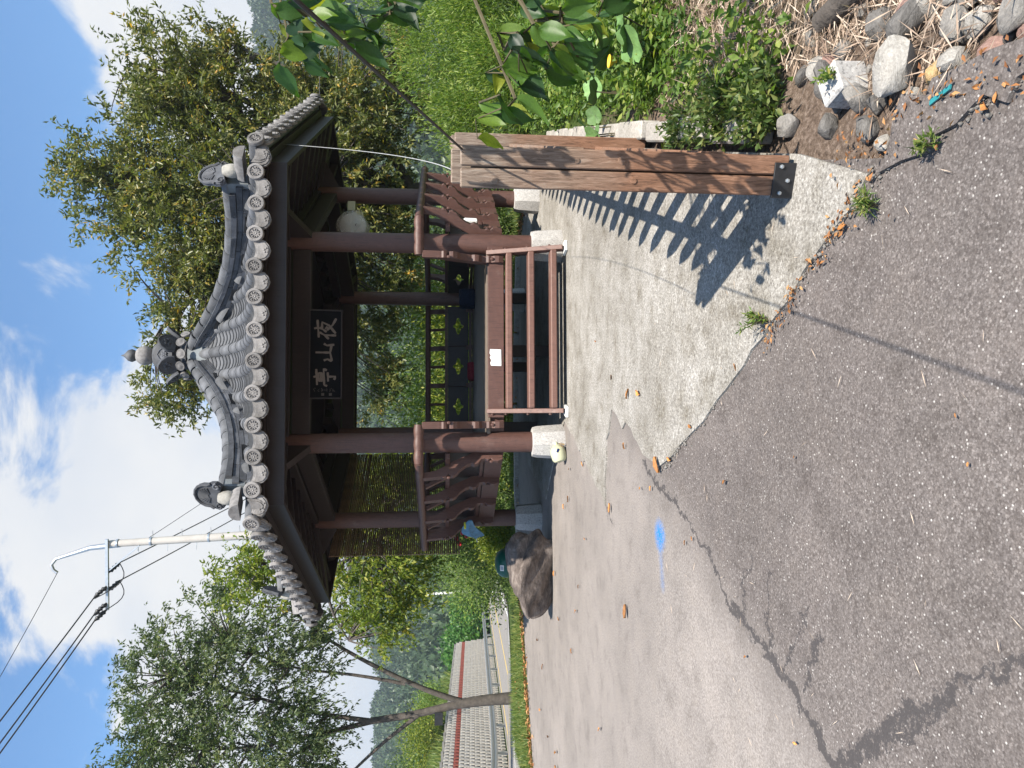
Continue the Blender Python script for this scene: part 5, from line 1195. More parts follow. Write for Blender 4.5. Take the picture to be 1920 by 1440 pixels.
# roadside zelkova, left
ZX, ZY = -7.45, 17.0; zz0 = gb_(ZX, ZY)
zel = tree('zelkova_tree', 'roadside tree with forked grey trunk and fine green leaves on the grass verge', (ZX, ZY, zz0),
     [([(ZX, ZY, zz0-.1), (-7.47, 17, 0.5), (-7.55, 17, 1.25)], 0.148, 0.107), ([(-7.5, 17, 1.05), (-7.2, 17, 1.9), (-6.55, 16.9, 3.1), (-5.9, 16.8, 4.1), (-5.1, 16.7, 5.0)], 0.074, 0.022), ([(-7.55, 17, 1.2), (-7.75, 17, 2.2), (-7.85, 17, 3.2)], 0.096, 0.074), ([(-7.85, 17, 3.2), (-7.6, 17, 4.6), (-7.0, 16.9, 6.2), (-6.6, 16.9, 7.6)], 0.059, 0.015),
      ([(-7.85, 17, 3.1), (-8.2, 17, 4.8), (-8.4, 17, 6.4), (-8.2, 17, 8.0)], 0.063, 0.015), ([(-7.7, 17, 2.0), (-8.3, 16.9, 2.9), (-9.1, 16.8, 3.8), (-10.2, 16.7, 5.2)], 0.052, 0.015), ([(-7.0, 16.95, 2.4), (-6.7, 16.9, 3.6), (-6.5, 16.8, 5.0), (-5.9, 16.8, 6.2)], 0.044, 0.015), ([(-8.0, 17, 3.9), (-9.0, 17.2, 5.6), (-9.6, 17.3, 7.4)], 0.044, 0.015)],
     [((-7.0, 17, 7.3), (1.6, 1.5, 1.7)), ((-5.9, 16.9, 6.3), (1.4, 1.3, 1.3)), ((-8.4, 17, 7.6), (1.5, 1.4, 1.7)), ((-9.6, 17, 6.4), (1.5, 1.4, 1.7)), ((-7.6, 16.6, 5.4), (2.0, 1.4, 1.1)), ((-5.4, 16.7, 4.9), (1.0, 1.0, 0.8)), ((-9.3, 16.6, 4.7), (1.3, 1.1, 0.8)), ((-6.3, 16.7, 4.4), (1.1, 1.0, 0.5)), ((-8.0, 16.6, 4.3), (1.5, 1.0, 0.5))],
     370, 6, 19, 0.110, 0.040, M['leaf_zel'], 12, None, 0.55, 0.72, 0.35)
MB().box((-7.78-ZX, 16.80-17.0, 1.62-zz0), (0.30, 0.03, 0.19)).build('name_plate', M['blacksteel'], zel, bevel=0.006)
# yellow-green tree behind the left of the pavilion
YX, YY = -3.0, 15.8; yz0 = gb_(YX, YY)
tree('yellowing_tree', 'yellow-green tree with hanging branches behind the left eaves', (YX, YY, yz0),
     [([(YX, YY, yz0), (-3.1, 15.8, 1.4), (-3.2, 15.8, 2.6)], .13, .10), ([(-3.2, 15.8, 2.6), (-3.8, 15.6, 3.8), (-4.6, 15.5, 4.0), (-5.4, 15.4, 3.5)], .07, .015), ([(-3.2, 15.8, 2.6), (-3.6, 15.9, 4.4), (-4.0, 16, 5.8)], .07, .015), ([(-3.2, 15.8, 2.4), (-2.4, 15.8, 3.6), (-1.6, 15.8, 4.2)], .06, .015)],
     [((-4.3, 15.5, 3.0), (1.0, 0.9, 0.7)), ((-5.1, 15.4, 2.8), (0.75, 0.7, 0.7)), ((-3.6, 15.7, 2.6), (1.0, 0.9, 0.9)), ((-4.1, 15.9, 5.4), (0.8, 0.8, 0.9)), ((-3.0, 15.8, 3.6), (1.3, 1.0, 1.0)), ((-2.2, 15.8, 2.4), (1.0, 0.9, 0.9)), ((-4.6, 15.4, 2.3), (0.5, 0.5, 0.45))],
     250, 5, 17, 0.115, 0.042, M['leaf_yel'], 13, None, 0.5, 0.6, 0.35)
def shrub(name, label, loc, ells, n, L_, W_, mat, seed, group=None, stems=5, feather=0.0, cat='shrub'):
    rng = np.random.default_rng(seed); root = empty(name, loc, label, cat, group); off = np.array(loc, float)
    P, Dn = ell_pts(rng, n, ells, 0.35); P[:, 2] = np.maximum(P[:, 2], loc[2]+0.02)
    # gather leaves into sprays so that light and dark clumps form
    k = max(30, n//22); cen, cd = ell_pts(rng, k, ells, 0.5); idx = rng.integers(0, k, n); sc = min(e[1][0] for e in ells)*0.22
    P2 = cen[idx]+rng.normal(size=(n, 3))*np.array([sc, sc, sc*(1+feather)]); P2[:, 2] = np.maximum(P2[:, 2], loc[2]+0.02)
    D = cd[idx]*0.6+rng.normal(size=(n, 3))*0.6+np.array([0, 0, 0.25+feather])
    rnd = np.clip(0.4*rng.random(k)[idx]+0.6*rng.random(n), 0, 1); sz = 0.7+0.6*rng.random(n)
    foliage('foliage', P2, D, L_*sz, W_*sz, rng, mat, root, off, rnd)
    b = MB(); e0 = ells[0]
    for i in range(stems):
        c = cen[rng.integers(0, k)]; b.tube([Vector(loc)-Vector(loc)+Vector(rng.normal(size=3)*0.04), (Vector(c)-Vector(loc))*0.5+Vector((0, 0, 0.1)), Vector(c)-Vector(loc)], [0.02, 0.014, 0.006], 5)
    b.build('stem', M['twig'], root); return root
# feathery lime-green shrubs on the right, beyond the garden
LG = 'lime-green shrubs beyond the garden'
FLB = ['medium feathery lime-green shrub closest to the pavilion railing', 'tall feathery lime-green shrub behind the lowest one', 'tallest feathery lime-green shrub behind the garden weeds', 'lowest feathery lime-green shrub at the edge of the garden weeds',
       'wide feathery lime-green shrub in front of the tallest one', 'darker green feathery shrub next to the tallest lime-green one', 'short feathery lime-green shrub farthest from the pavilion']
for i, (x, y, r, h, m_) in enumerate([(4.9, 13.2, 0.9, 1.7, 'leaf_lime'), (6.0, 13.6, 1.1, 2.4, 'leaf_lime'), (7.3, 14.0, 1.2, 3.0, 'leaf_lime'), (5.4, 12.2, 0.8, 1.1, 'leaf_lime'), (6.7, 12.4, 1.0, 1.7, 'leaf_lime'), (8.2, 13.2, 1.2, 2.4, 'leaf_shrub'), (7.4, 11.6, 0.9, 1.3, 'leaf_lime')]):
    z = ground_z(x, y); shrub('feathery_shrub', FLB[i], (x, y, z), [((x, y, z+h*0.5), (r, r*0.9, h*0.55)), ((x+0.1, y, z+h*0.8), (r*0.6, r*0.6, h*0.3))], 7500, 0.10, 0.020, M[m_], 100+i, LG, 5, 0.5)
# sunlit bushes seen through the pavilion
BG = 'sunlit bushes behind the pavilion'
BLB = ['tall yellowing bush behind the left half of the back railing', 'tallest lime-green bush behind the middle of the back railing', 'tall yellowing bush behind the right half of the back railing', 'lime-green bush seen past the bamboo blind', 'low yellow bush just outside the right half of the back railing',
       'low yellow bush just outside the left half of the back railing', 'small green bush by the right rear column', 'dark green bush rising behind the tall lime-green one', 'dark green bush farther off behind the right rear column']
for i, (x, y, r, h, m_) in enumerate([(-1.3, 19.0, 1.6, 3.0, 'leaf_yel'), (0.6, 20.0, 1.8, 3.3, 'leaf_lime'), (2.4, 19.0, 1.6, 2.9, 'leaf_yel'), (-3.2, 20.8, 1.5, 2.4, 'leaf_lime'), (1.2, 16.8, 1.2, 1.9, 'leaf_yel'), (-0.6, 16.6, 1.3, 1.8, 'leaf_yel'), (3.2, 16.0, 1.0, 1.2, 'leaf_shrub'), (-0.1, 23, 2.4, 3.4, 'leaf_shrub'), (3.8, 22, 2.2, 3.6, 'leaf_shrub')]):
    z = ground_z(x, y); shrub('bush', BLB[i], (x, y, z), [((x, y, z+h*0.5), (r, r*0.9, h*0.55))], 9000, 0.10, 0.040, M[m_], 130+i, BG)
# left side shrubs
z = ground_z(-3.45, 15.4); shrub('flowering_shrub', 'low yellow-green shrub beside the left column, by the leaf litter', (-3.45, 15.4, z), [((-3.45, 15.4, z+0.42), (0.48, 0.4, 0.46)), ((-3.15, 15.4, z+0.5), (0.4, 0.4, 0.45))], 5200, 0.06, 0.03, M['leaf_yel'], 160)
z = ground_z(-3.6, 17.2); rs = shrub('rose_shrub', 'green shrub with a few red blooms near the bamboo blind', (-3.6, 17.2, z), [((-3.6, 17.2, z+0.75), (0.75, 0.6, 0.75))], 5200, 0.07, 0.035, M['leaf_shrub'], 161)
for i, (x, z_) in enumerate([(-3.55, 1.20), (-3.42, 1.08), (-3.5, 0.98), (-3.68, 1.14), (-3.46, 0.86)]):
    b = MB()
    for j in range(7):
        a = 2*math.pi*j/7; b.lathe([(0.004, -0.02), (0.03, -0.005), (0.028, 0.012), (0.004, 0.02)], 6, (x+3.6+0.03*math.cos(a), -0.62, z_-z+0.03*math.sin(a)))
    b.build('bloom', M['flower_red'], rs, smooth=True)
for i, (x, y, r, h, m_, lb) in enumerate([(-5.3, 21, 1.2, 1.7, 'leaf_shrub', 'green bush left of the red-flowered shrub'), (-6.6, 26, 1.5, 2.2, 'leaf_lime', 'pale green bush beyond the road bend'), (-8.3, 34, 2.0, 3.2, 'leaf_shrub', 'dark green bush under the distant white pole'), (-5.5, 30, 2.2, 3.4, 'leaf_shrub', 'large bush behind the green bin'), (-10.5, 44, 3.0, 3.8, 'leaf_lime', 'yellowish bush near the road bend'), (-7.2, 40, 3.2, 4.6, 'leaf_shrub', 'tall dense bush standing far behind the green bin')]):
    z = ground_z(x, y); shrub('roadside_bush', lb, (x, y, z), [((x, y, z+h*0.5), (r, r, h*0.55))], 6000, 0.05+0.03*r, 0.022+0.015*r, M[m_], 170+i)
# vine-covered mound at the end of the wall
pz = rp(42, WNN+2.2); shrub('vine_mound', 'bright green vine thicket swallowing the far end of the block wall', tuple(pz), [((pz.x, pz.y, pz.z+1.8), (2.6, 5.5, 2.4)), ((pz.x+1.0, pz.y+8, pz.z+1.4), (2.4, 4.5, 2.2)), ((pz.x+0.5, pz.y-4, pz.z+2.0), (1.6, 2.5, 2.0))], 20000, 0.34, 0.24, M['leaf_vine'], 180, None, 6, 0, 'vines')
# wall-top shrubs and grass
for i, (s_, n, r, h, m_, lb) in enumerate([(12, 2.4, 1.6, 2.0, 'leaf_yel', 'rounded olive bush overhanging the middle of the block wall'), (3, 7.5, 1.6, 2.3, 'leaf_yel', 'orange-tinged bush on the bank above the wall'), (16, 6.5, 1.8, 2.8, 'leaf_shrub', 'dark shrub behind the green net on the bank'), (-3, 8.5, 1.5, 1.6, 'leaf_yel', 'low ochre bush behind the green net'), (24, 4.0, 1.6, 1.6, 'leaf_lime', 'pale bush above the vine end of the wall')]):
    p = rp(s_, n); z = p.z+NR*BH+0.5+0.16*(n-2); shrub('bank_bush', lb, (p.x, p.y, z), [((p.x, p.y, z+h*0.45), (r, r*1.2, h*0.55))], 5500, 0.16, 0.07, M[m_], 190+i)
def blades(name, P, h, w, rng, mat, lean=0.35, parent=None, off=(0, 0, 0)):
    n = len(P); D = rng.normal(size=(n, 3))*lean; D[:, 2] = 1
    return foliage(name, P, D, h*(0.6+0.8*rng.random(n)), w, rng, mat, parent, off, None, 0.1)
rng = np.random.default_rng(50); n = 15000; q = rng.uniform(W0-3, 26, n); nn = WNN+0.9+rng.random(n)**1.3*3.6
P = np.array([tuple(rp(a, b)+Vector((0, 0, NR*BH-0.05+0.31*max(0, b-WNN-0.9)))) for a, b in zip(q, nn)])
tag(blades('tall_grass', P, 0.75, 0.05, rng, M['grass'], 0.3), 'tall pale green grass growing along the top of the block wall', 'grass', kind='stuff')
for i, s_ in enumerate(np.arange(-8, 18, 2.0)):
    p = rp(s_, 5.2); p1 = rp(s_+1.9, 5.2); z = p.z+NR*BH+0.95
    b = MB(); 
    for f in np.linspace(0, 1, 10): pp_ = p.lerp(p1, f); b.tube([Vector((pp_.x, pp_.y, z))-p, Vector((pp_.x, pp_.y, z+1.25+0.04*math.sin(7*f+i)))-p], 0.028, 4)
    for hh in np.linspace(0.05, 1.22, 12): b.tube([Vector((p.x, p.y, z+hh))-p, Vector((p1.x, p1.y, z+hh))-p], 0.03, 4)
    o_ = b.build('net_panel', M['net'], None); o_.location = p; tag(o_, 'pale green net fence panel on the bank above the block wall', 'net fence', 'green net panels on the bank')
wp = rp(60, 3); o_ = MB().tube([(0, 0, 0), (-0.35, 0, 3.4)], 0.11, 8).build('white_pole', M['white'], None, smooth=True); o_.location = Vector(((1440-1108-720)/1349*60, 60, 1.5-30/1349*60-0.6)); o_.rotation_euler = (0, R(3), 0)
o_.data.transform(Matrix.Translation((0, 0, 0))); tag(o_, 'slim white pole standing out against the wooded hillside', 'pole')
b = MB().tube([(0, 0, -3.2), (0, 0, 0.1)], 0.11, 8); o2 = b.build('pole_foot', M['white'], o_)
# grass verge between lot and road, with leaf litter along the asphalt
def inside(poly, x, y):
    c = False; j = len(poly)-1
    for i in range(len(poly)):
        (xi, yi), (xj, yj) = poly[i], poly[j]
        if (yi > y) != (yj > y) and x < (xj-xi)*(y-yi)/(yj-yi)+xi: c = not c
        j = i
    return c
EDGE = [(-16, 5.0), (-9.0, 10.3), (-6.6, 12.0), (-4.9, 13.3), (-4.1, 13.9), (-2.2, 14.7), (0.5, 14.9), (2.6, 14.4), (3.9, 12.6)]
def along(edge, f):
    l = [math.dist(a, b) for a, b in zip(edge, edge[1:])]; tot = sum(l); d_ = f*tot
    for (a, b), ll in zip(zip(edge, edge[1:]), l):
        if d_ <= ll: 
            t_ = d_/ll; nx_, ny_ = -(b[1]-a[1])/ll, (b[0]-a[0])/ll; return a[0]+(b[0]-a[0])*t_, a[1]+(b[1]-a[1])*t_, nx_, ny_
        d_ -= ll
    return edge[-1][0], edge[-1][1], 0, 1
rng = np.random.default_rng(51); P = []
while len(P) < 26000:
    x, y, nx_, ny_ = along(EDGE, rng.random()); k = 0.12+3.4*rng.random()**1.3; xx, yy = x+nx_*k, y+ny_*k
    if (xx-G0.x)*RNL.x+(yy-G0.y)*RNL.y > -6.5: continue
    P.append((xx, yy, ground_z(xx, yy)-0.01))
tag(blades('verge_grass', np.array(P), 0.16, 0.014, rng, M['grass'], 0.45), 'short green grass on the verge between the lot and the road', 'grass', kind='stuff')
P = []; 
for i in range(6500):
    x, y, nx_, ny_ = along(EDGE, rng.random()); k = rng.normal(0.12, 0.20) if rng.random() < 0.7 else rng.uniform(0, 2.2); P.append((x+nx_*k, y+ny_*k, max(ground_z(x+nx_*k, y+ny_*k), gz(x, y+ny_*k) if k < 0.1 else -9)+0.02+0.03*rng.random()))
P = np.array(P); D = rng.normal(size=P.shape); D[:, 2] *= 0.25
lt = foliage('leaf_litter', P, D, 0.075*(0.5+0.9*rng.random(len(P))), 0.042, rng, M['litter'], None, (0, 0, 0), None, 0.25, 2.0); tag(lt, 'drift of orange fallen leaves along the edge of the asphalt', 'leaf litter', kind='stuff')
# low concrete edging behind the pavilion
rr = random.Random(8)
for i in range(9):
    x, y, nx_, ny_ = along(EDGE[4:8], (i+0.5)/9); k_ = MB().box((0, 0, 0.02), (0.72, 0.16, 0.14)).build('edging_stone', M['kerb'], None, bevel=0.012); k_.location = (x-nx_*0.25, y-ny_*0.25, 0.0); k_.rotation_euler = (0, 0, math.atan2(-nx_, ny_)); tag(k_, 'pale concrete edging stone under the fallen leaves behind the pavilion', 'edging stone', 'edging stones behind the pavilion')
# garden weeds, squash, straw to the right of the slab
rng = np.random.default_rng(52)
def edge_x(y): return 0.95+0.335*(y-2.55)+0.30
P = []; Cw = []
for i in range(1250):
    y = 3.3+9.7*rng.random()**0.9; x = edge_x(y)+0.06+rng.random()**1.1*(0.56*y-edge_x(y)+1.4)
    if y < 4.4 and x > 1.75 and rng.random() < 0.9: continue
    if 4.0 < y < 5.0 and x > 1.9 and rng.random() < 0.75: continue
    h = 0.10+0.30*rng.random()*(0.5+min(1, y/8)); Cw.append((x, y, h))
for x, y, h in Cw:
    k = 80; p = rng.normal(size=(k, 3))*np.array([0.11, 0.11, 0.0]); p[:, 2] = rng.random(k)*h; P.append(p+np.array([x, y, ground_z(x, y)]))
cl = np.repeat(rng.random(len(Cw)), 80); P = np.concatenate(P); D = rng.normal(size=P.shape); D[:, 2] = np.abs(D[:, 2])*0.5
gc_ = foliage('garden_weeds', P, D, 0.070*(0.45+1.0*rng.random(len(P))), 0.034, rng, M['leaf_weed'], None, (0, 0, 0), np.clip(0.5*cl+0.5*rng.random(len(P)), 0, 1), 0.25, 0.8)
tag(gc_, 'dense green weeds covering the garden beside the slab', 'weeds', kind='stuff')
P = []
for i in range(16000):
    y = 1.4+3.9*rng.random(); x = 1.02+0.05*rng.random()+rng.random()**0.8*1.9 if y < 2.7 else edge_x(y)+rng.random()*1.8
    if y > 3.4 and x < 1.62: continue
    P.append((x, y, ground_z(x, y)+0.005+0.05*rng.random()))
P = np.array(P); D = rng.normal(size=P.shape); D[:, 2] = np.abs(D[:, 2])*0.22
st_ = foliage('dry_straw', P, D, 0.13*(0.5+rng.random(len(P))), 0.006, rng, M['straw'], None, (0, 0, 0), None, 0.1); tag(st_, 'pale dry straw strewn over the soil between the stones', 'straw', kind='stuff')
P = []
for i in range(190):
    y = 1.2+1.6*rng.random(); x = 0.93+0.13*rng.normal()*0.6+0.02*math.sin(9*y); P.append((x, y, gz(0, y)+0.022+0.02*rng.random()))
for i in range(150):
    f = rng.random(); P.append((0.80-0.62*f+rng.normal()*0.025, 2.58+0.85*f+rng.normal()*0.03, gz(0, 2.6+0.9*f)+0.02))
P = np.array(P); D = rng.normal(size=P.shape); D[:, 2] *= 0.3
lt = foliage('edge_litter', P, D, 0.026*(0.4+rng.random(len(P))), 0.013, rng, M['litter'], None, (0, 0, 0), None, 0.3, 1.5); tag(lt, 'crumbled orange leaf litter along the broken asphalt edge', 'leaf litter', kind='stuff')
def round_leaf(r, lob=5):
    b = MB(); n = 20; pts = [(0, 0, 0.0)]
    for i in range(n): a = 2*math.pi*i/n; rr_ = r*(1+0.09*math.cos(lob*a))*(0.72 if i == 0 else 1); pts.append((rr_*math.cos(a), rr_*math.sin(a), 0.22*r+0.10*r*math.sin(lob*a+1)))
    return b.add(pts, [(0, 1+i, 1+(i+1) % n) for i in range(n)]).mesh('leaf', M['squash'], True)
M['squash'] = simple('squash_leaf', (0.115, 0.21, 0.065), 0.6, 0.3, 14, 40, 0.4, 0.01, perobj=0.25)
sq = empty('squash_plant', (2.2, 5.6, ground_z(2.2, 5.6)), 'squash plant with broad pale green leaves and a yellow flower in the weeds', 'squash plant')
lm = round_leaf(0.13); rr = random.Random(12)
for i in range(16):
    x = 2.15+rr.uniform(-0.28, 0.9); y = 5.5+rr.uniform(-0.9, 1.0); zl = ground_z(x, y)+rr.uniform(0.28, 0.46)
    p = Vector((x, y, zl))-sq.location
    inst('leaf', lm, sq, Matrix.Translation(p) @ Euler((rr.uniform(-.7, .2), rr.uniform(-.5, .5), rr.uniform(0, 6))).to_matrix().to_4x4() @ Matrix.Scale(rr.uniform(0.6, 1.1), 4))
    MB().tube([p, Vector((p.x*0.9, p.y*0.9, p.z*0.5)), Vector((p.x*0.85, p.y*0.85, -0.02))], 0.006, 5).build('stalk', M['leafstalk'] if 'leafstalk' in M else M['twig'], sq)
MB().lathe([(0.008, 0.0), (0.02, 0.02), (0.05, 0.06), (0.045, 0.065), (0.005, 0.03)], 10, (0.22, -0.3, 0.30)).build('flower', M['flower_yellow'], sq, smooth=True)
# single weeds rooted in the joints
def weed(loc, h, n, L_, W_, seed, label, mat='leaf_weed', tilt=(0, 0)):
    rng = np.random.default_rng(seed); root = empty('weed', loc, label, 'weed'); ns = max(4, n//14); P, D = [], []; b = MB()
    for i in range(ns):
        d = np.array([rng.normal()*0.5+tilt[0], rng.normal()*0.5+tilt[1], 0.8]); d /= np.linalg.norm(d); l = h*(0.6+0.5*rng.random())
        b.tube([Vector((0, 0, -0.01)), Vector(d*l*0.5)+Vector((0, 0, 0.02)), Vector(d*l)], [0.003, 0.0025, 0.0012], 4)
        for j in range(14): f = 0.15+0.85*j/13; P.append(d*l*f+np.array([0, 0, 0.02*math.sin(3*f)])); dd = rng.normal(size=3)*0.8+d*0.6; D.append(dd)
    b.build('stem', M['twig'], root); foliage('foliage', np.array(P), np.array(D), L_, W_, rng, M[mat], root, (0, 0, 0), None, 0.25); return root
weed((0.31, 3.36, gz(0, 3.36)+0.012), 0.15, 160, 0.032, 0.009, 1, 'bushy green weed sprouting from the slab edge by the fence shadow', 'leaf_weed', (0.1, 0.5))
weed((0.67, 2.56, gz(0, 2.5)+0.012), 0.085, 130, 0.045, 0.007, 2, 'tuft of bright grass at the corner of the slab', 'grass')
weed((0.79, 2.24, gz(0, 2.24)+0.018), 0.06, 70, 0.035, 0.010, 3, 'small green weed among orange leaves on the asphalt edge', 'grass')
weed((1.26, 2.78, ground_z(1.2, 2.78)+0.10), 0.10, 90, 0.03, 0.010, 4, 'small weed growing over the granite block')
for i, (x, y) in enumerate([(1.30, 3.40), (1.42, 3.72), (1.52, 4.05), (1.62, 4.4), (1.44, 3.42), (1.60, 3.80)]):
    weed((x, y, ground_z(x, y)), 0.24, 620, 0.055, 0.020, 20+i, 'dark green leafy weed clump growing against the kerb in the shade', 'leaf_shrub')
for i, o_ in enumerate([o for o in COL.objects if o.name.startswith('weed') and 'clump' in o.get('label', '')]): o_['group'] = 'weed clumps along the kerb'

# persimmon tree leaning in from the right, with big glossy leaves
def leaf_mesh(bend, seed):
    rr = random.Random(seed); n = 7; b = MB(); vs_ = []
    for i in range(n+1):
        f = i/n; w = 0.30*math.sin(math.pi*min(1, f**0.75))*(1-0.25*f)+0.004; z = -bend*f*f; wob = 0.025*math.sin(9*f+rr.uniform(0, 3))
        vs_ += [(-w, f, z+0.09+wob*0.6), (-w*0.5, f, z+0.055), (0, f, z), (w*0.5, f, z+0.055), (w, f, z+0.09-wob)]
    f = [(5*i+j, 5*i+j+1, 5*i+6+j, 5*i+5+j) for i in range(n) for j in range(4)]
    return b.add(vs_, f).mesh('leaf', M['persimmon'], True, angle=80)
lfm = [leaf_mesh(0.10, 1), leaf_mesh(0.28, 2), leaf_mesh(0.45, 3)]
PT = Vector((2.45, 3.0, ground_z(2.45, 3.0)))
pt_ = empty('persimmon_tree', PT, 'persimmon branch with big glossy green leaves hanging in from the right', 'tree')
MB().tube([(0, 0, -0.05), (-0.03, 0.02, 0.8), (0.0, -0.05, 1.7), (0.1, -0.1, 2.6)], [0.09, 0.075, 0.06, 0.035], 10).build('trunk', M['bark'], pt_, smooth=True)
LV = [  # world position of the leaf base, direction it hangs
(1.19, 2.66, 2.09), (1.35, 2.77, 2.06), (1.22, 2.7, 2.04), (1.4, 2.79, 2.1), (1.44, 2.79, 2.15), (1.24, 2.59, 1.96), (1.24, 2.58, 1.92), (1.39, 2.87, 1.92),
(1.24, 2.66, 1.85), (1.33, 2.65, 1.87), (1.51, 2.93, 1.95), (1.41, 2.74, 1.82), (1.45, 2.87, 1.78), (1.44, 2.74, 1.71), (1.46, 2.8, 1.68), (1.31, 2.62, 1.99),
(1.35, 2.8, 1.79), (1.45, 2.88, 1.75), (1.3, 2.76, 2.08), (1.43, 2.84, 1.98), (1.37, 2.81, 1.85), (1.33, 2.59, 2.0), (1.33, 2.84, 1.9), (1.03, 2.63, 1.37),
(0.93, 2.53, 1.39), (0.98, 2.43, 1.31), (1.05, 2.73, 1.26), (1.12, 2.59, 1.26), (1.11, 2.68, 1.22), (1.2, 2.74, 1.29), (1.31, 2.68, 1.3), (1.45, 2.75, 1.2),
(1.29, 2.56, 1.18), (1.23, 2.71, 1.16), (1.16, 2.58, 1.21), (1.42, 2.76, 1.08), (1.31, 2.74, 1.12), (1.13, 2.46, 1.14), (1.22, 2.47, 1.08), (1.32, 2.5, 1.09),
(1.45, 2.77, 1.14), (1.12, 2.58, 1.2), (1.26, 2.65, 1.03), (1.34, 2.53, 0.94), (1.33, 2.6, 0.97), (1.25, 2.56, 1.06), (1.19, 2.55, 1.26), (1.29, 2.63, 1.23),
(1.16, 2.63, 1.13), (1.32, 2.75, 1.06), (1.39, 2.67, 1.0), (1.28, 2.75, 1.27), (1.29, 2.73, 1.15)]
rr = random.Random(31)
for i in range(26): LV.append((rr.uniform(1.5, 2.3), rr.uniform(2.2, 3.1), rr.uniform(0.9, 2.6)))       # the rest of the bough, outside the frame
LV = LV+[(x+rr.uniform(-.07, .05), y+rr.uniform(-.10, .10), z+rr.uniform(-.05, .06)) for x, y, z in LV[:53] for _ in range(1)]
tips = {}
for i, p in enumerate(LV):
    p = Vector(p)-PT; key = (round(p.z/0.22), round(p.x/0.25)); tips.setdefault(key, []).append(p)
    d_ = Vector((rr.gauss(-0.35, 0.45), rr.gauss(-0.1, 0.5), -1.0+rr.gauss(0, 0.45))).normalized(); s_ = Vector((rr.gauss(0, 1), rr.gauss(-0.8, 1), rr.gauss(0.4, .6))); nrm = (s_-d_*s_.dot(d_)).normalized(); x_ = d_.cross(nrm)
    sc_ = rr.uniform(0.095, 0.15); inst('leaf', lfm[i % 3], pt_, frame(x_*sc_, d_*sc_, nrm*sc_, p))
for key, ps in tips.items():
    ps.sort(key=lambda p: -(p.x-0.4*p.z)); a = Vector((0.0, -0.05, min(2.4, max(1.2, ps[0].z+0.30)))); pts = [a, a.lerp(ps[0], 0.5)+Vector((0, 0, 0.10))]+ps
    MB().tube(pts, list(np.linspace(0.008, 0.0016, len(pts))), 5).build('twig', M['twig'], pt_, smooth=True)

# single fallen leaves lying on slab and asphalt
fl_me = []
for sd_ in range(3):
    r2 = random.Random(sd_); b = MB(); n = 6; vs_ = []
    for i in range(n+1): f = i/n; w = 0.24*math.sin(math.pi*f)+0.01; z = 0.10*math.sin(2.5*f+sd_); vs_ += [(-w, f-.5, z+0.16+0.05*r2.random()), (0, f-.5, z), (w, f-.5, z+0.10+0.05*r2.random())]
    b.add(vs_, [(3*i+j, 3*i+j+1, 3*i+4+j, 3*i+3+j) for i in range(n) for j in range(2)]); fl_me.append(b.mesh('fallen_leaf', M['dryleaf'] if 'dryleaf' in M else M.setdefault('dryleaf', simple('dry_leaf', (0.46, 0.20, 0.06), 0.7, 0.4, 3, 60, 0.3, 0.004, perobj=0.45)), True))
SPOTS = [
(-0.08, 5.7, 0.085), (-0.07, 5.38, 0.09), (0.06, 6.29, 0.058), (-0.56, 4.89, 0.118), (-0.51, 5.82, 0.065), (-1.11, 6.35, 0.082), (-0.54, 3.84, 0.043), (-1.0, 4.41, 0.037), (-0.95, 4.3, 0.036), (-0.75, 5.06, 0.042), (-0.79, 5.34, 0.04), (-1.86, 5.78, 0.107), (-2.56, 8.01, 0.074), (-3.3, 6.77, 0.075), (-1.62, 3.11, 0.029), (-1.41, 3.59, 0.03), (-2.55, 9.6, 0.08), (-1.38, 8.53, 0.079), (-1.52, 8.83, 0.065), (-1.01, 8.45, 0.063), (-0.86, 7.64, 0.064), (-5.06, 9.38, 0.104), (-4.89, 9.46, 0.105), (-0.33, 3.12, 0.023), (-0.1, 2.15, 0.016), (-0.25, 2.1, 0.016), (0.42, 6.96, 0.039), (0.63, 2.75, 0.051), (0.84, 2.03, 0.049), (0.91, 2.06, 0.034), (0.85, 1.99, 0.037), (1.15, 2.43, 0.041), (0.09, 3.71, 0.041), (-0.26, 4.32, 0.048), (-0.5, 4.68, 0.061), (-4.07, 11.36, 0.084), (-4.26, 10.75, 0.08), (-5.04, 11.04, 0.082), (-5.04, 10.2, 0.076), (-1.63, 7.49, 0.056), (-2.24, 7.85, 0.058), (-3.05, 9.25, 0.077), (-3.11, 8.28, 0.061)]
rr = random.Random(77)
for i, (x, y, s_) in enumerate(SPOTS):
    o_ = bpy.data.objects.new('fallen_leaf', fl_me[i % 3]); link(o_); o_.location = (x, y, gz(x, y)+0.017); o_.scale = (s_, s_, s_); o_.rotation_euler = (rr.uniform(-.15, .15), rr.uniform(-.15, .15), rr.uniform(0, 6))
    tag(o_, 'curled orange-brown fallen leaf lying loose on the paving', 'leaf', 'fallen leaves on the paving')

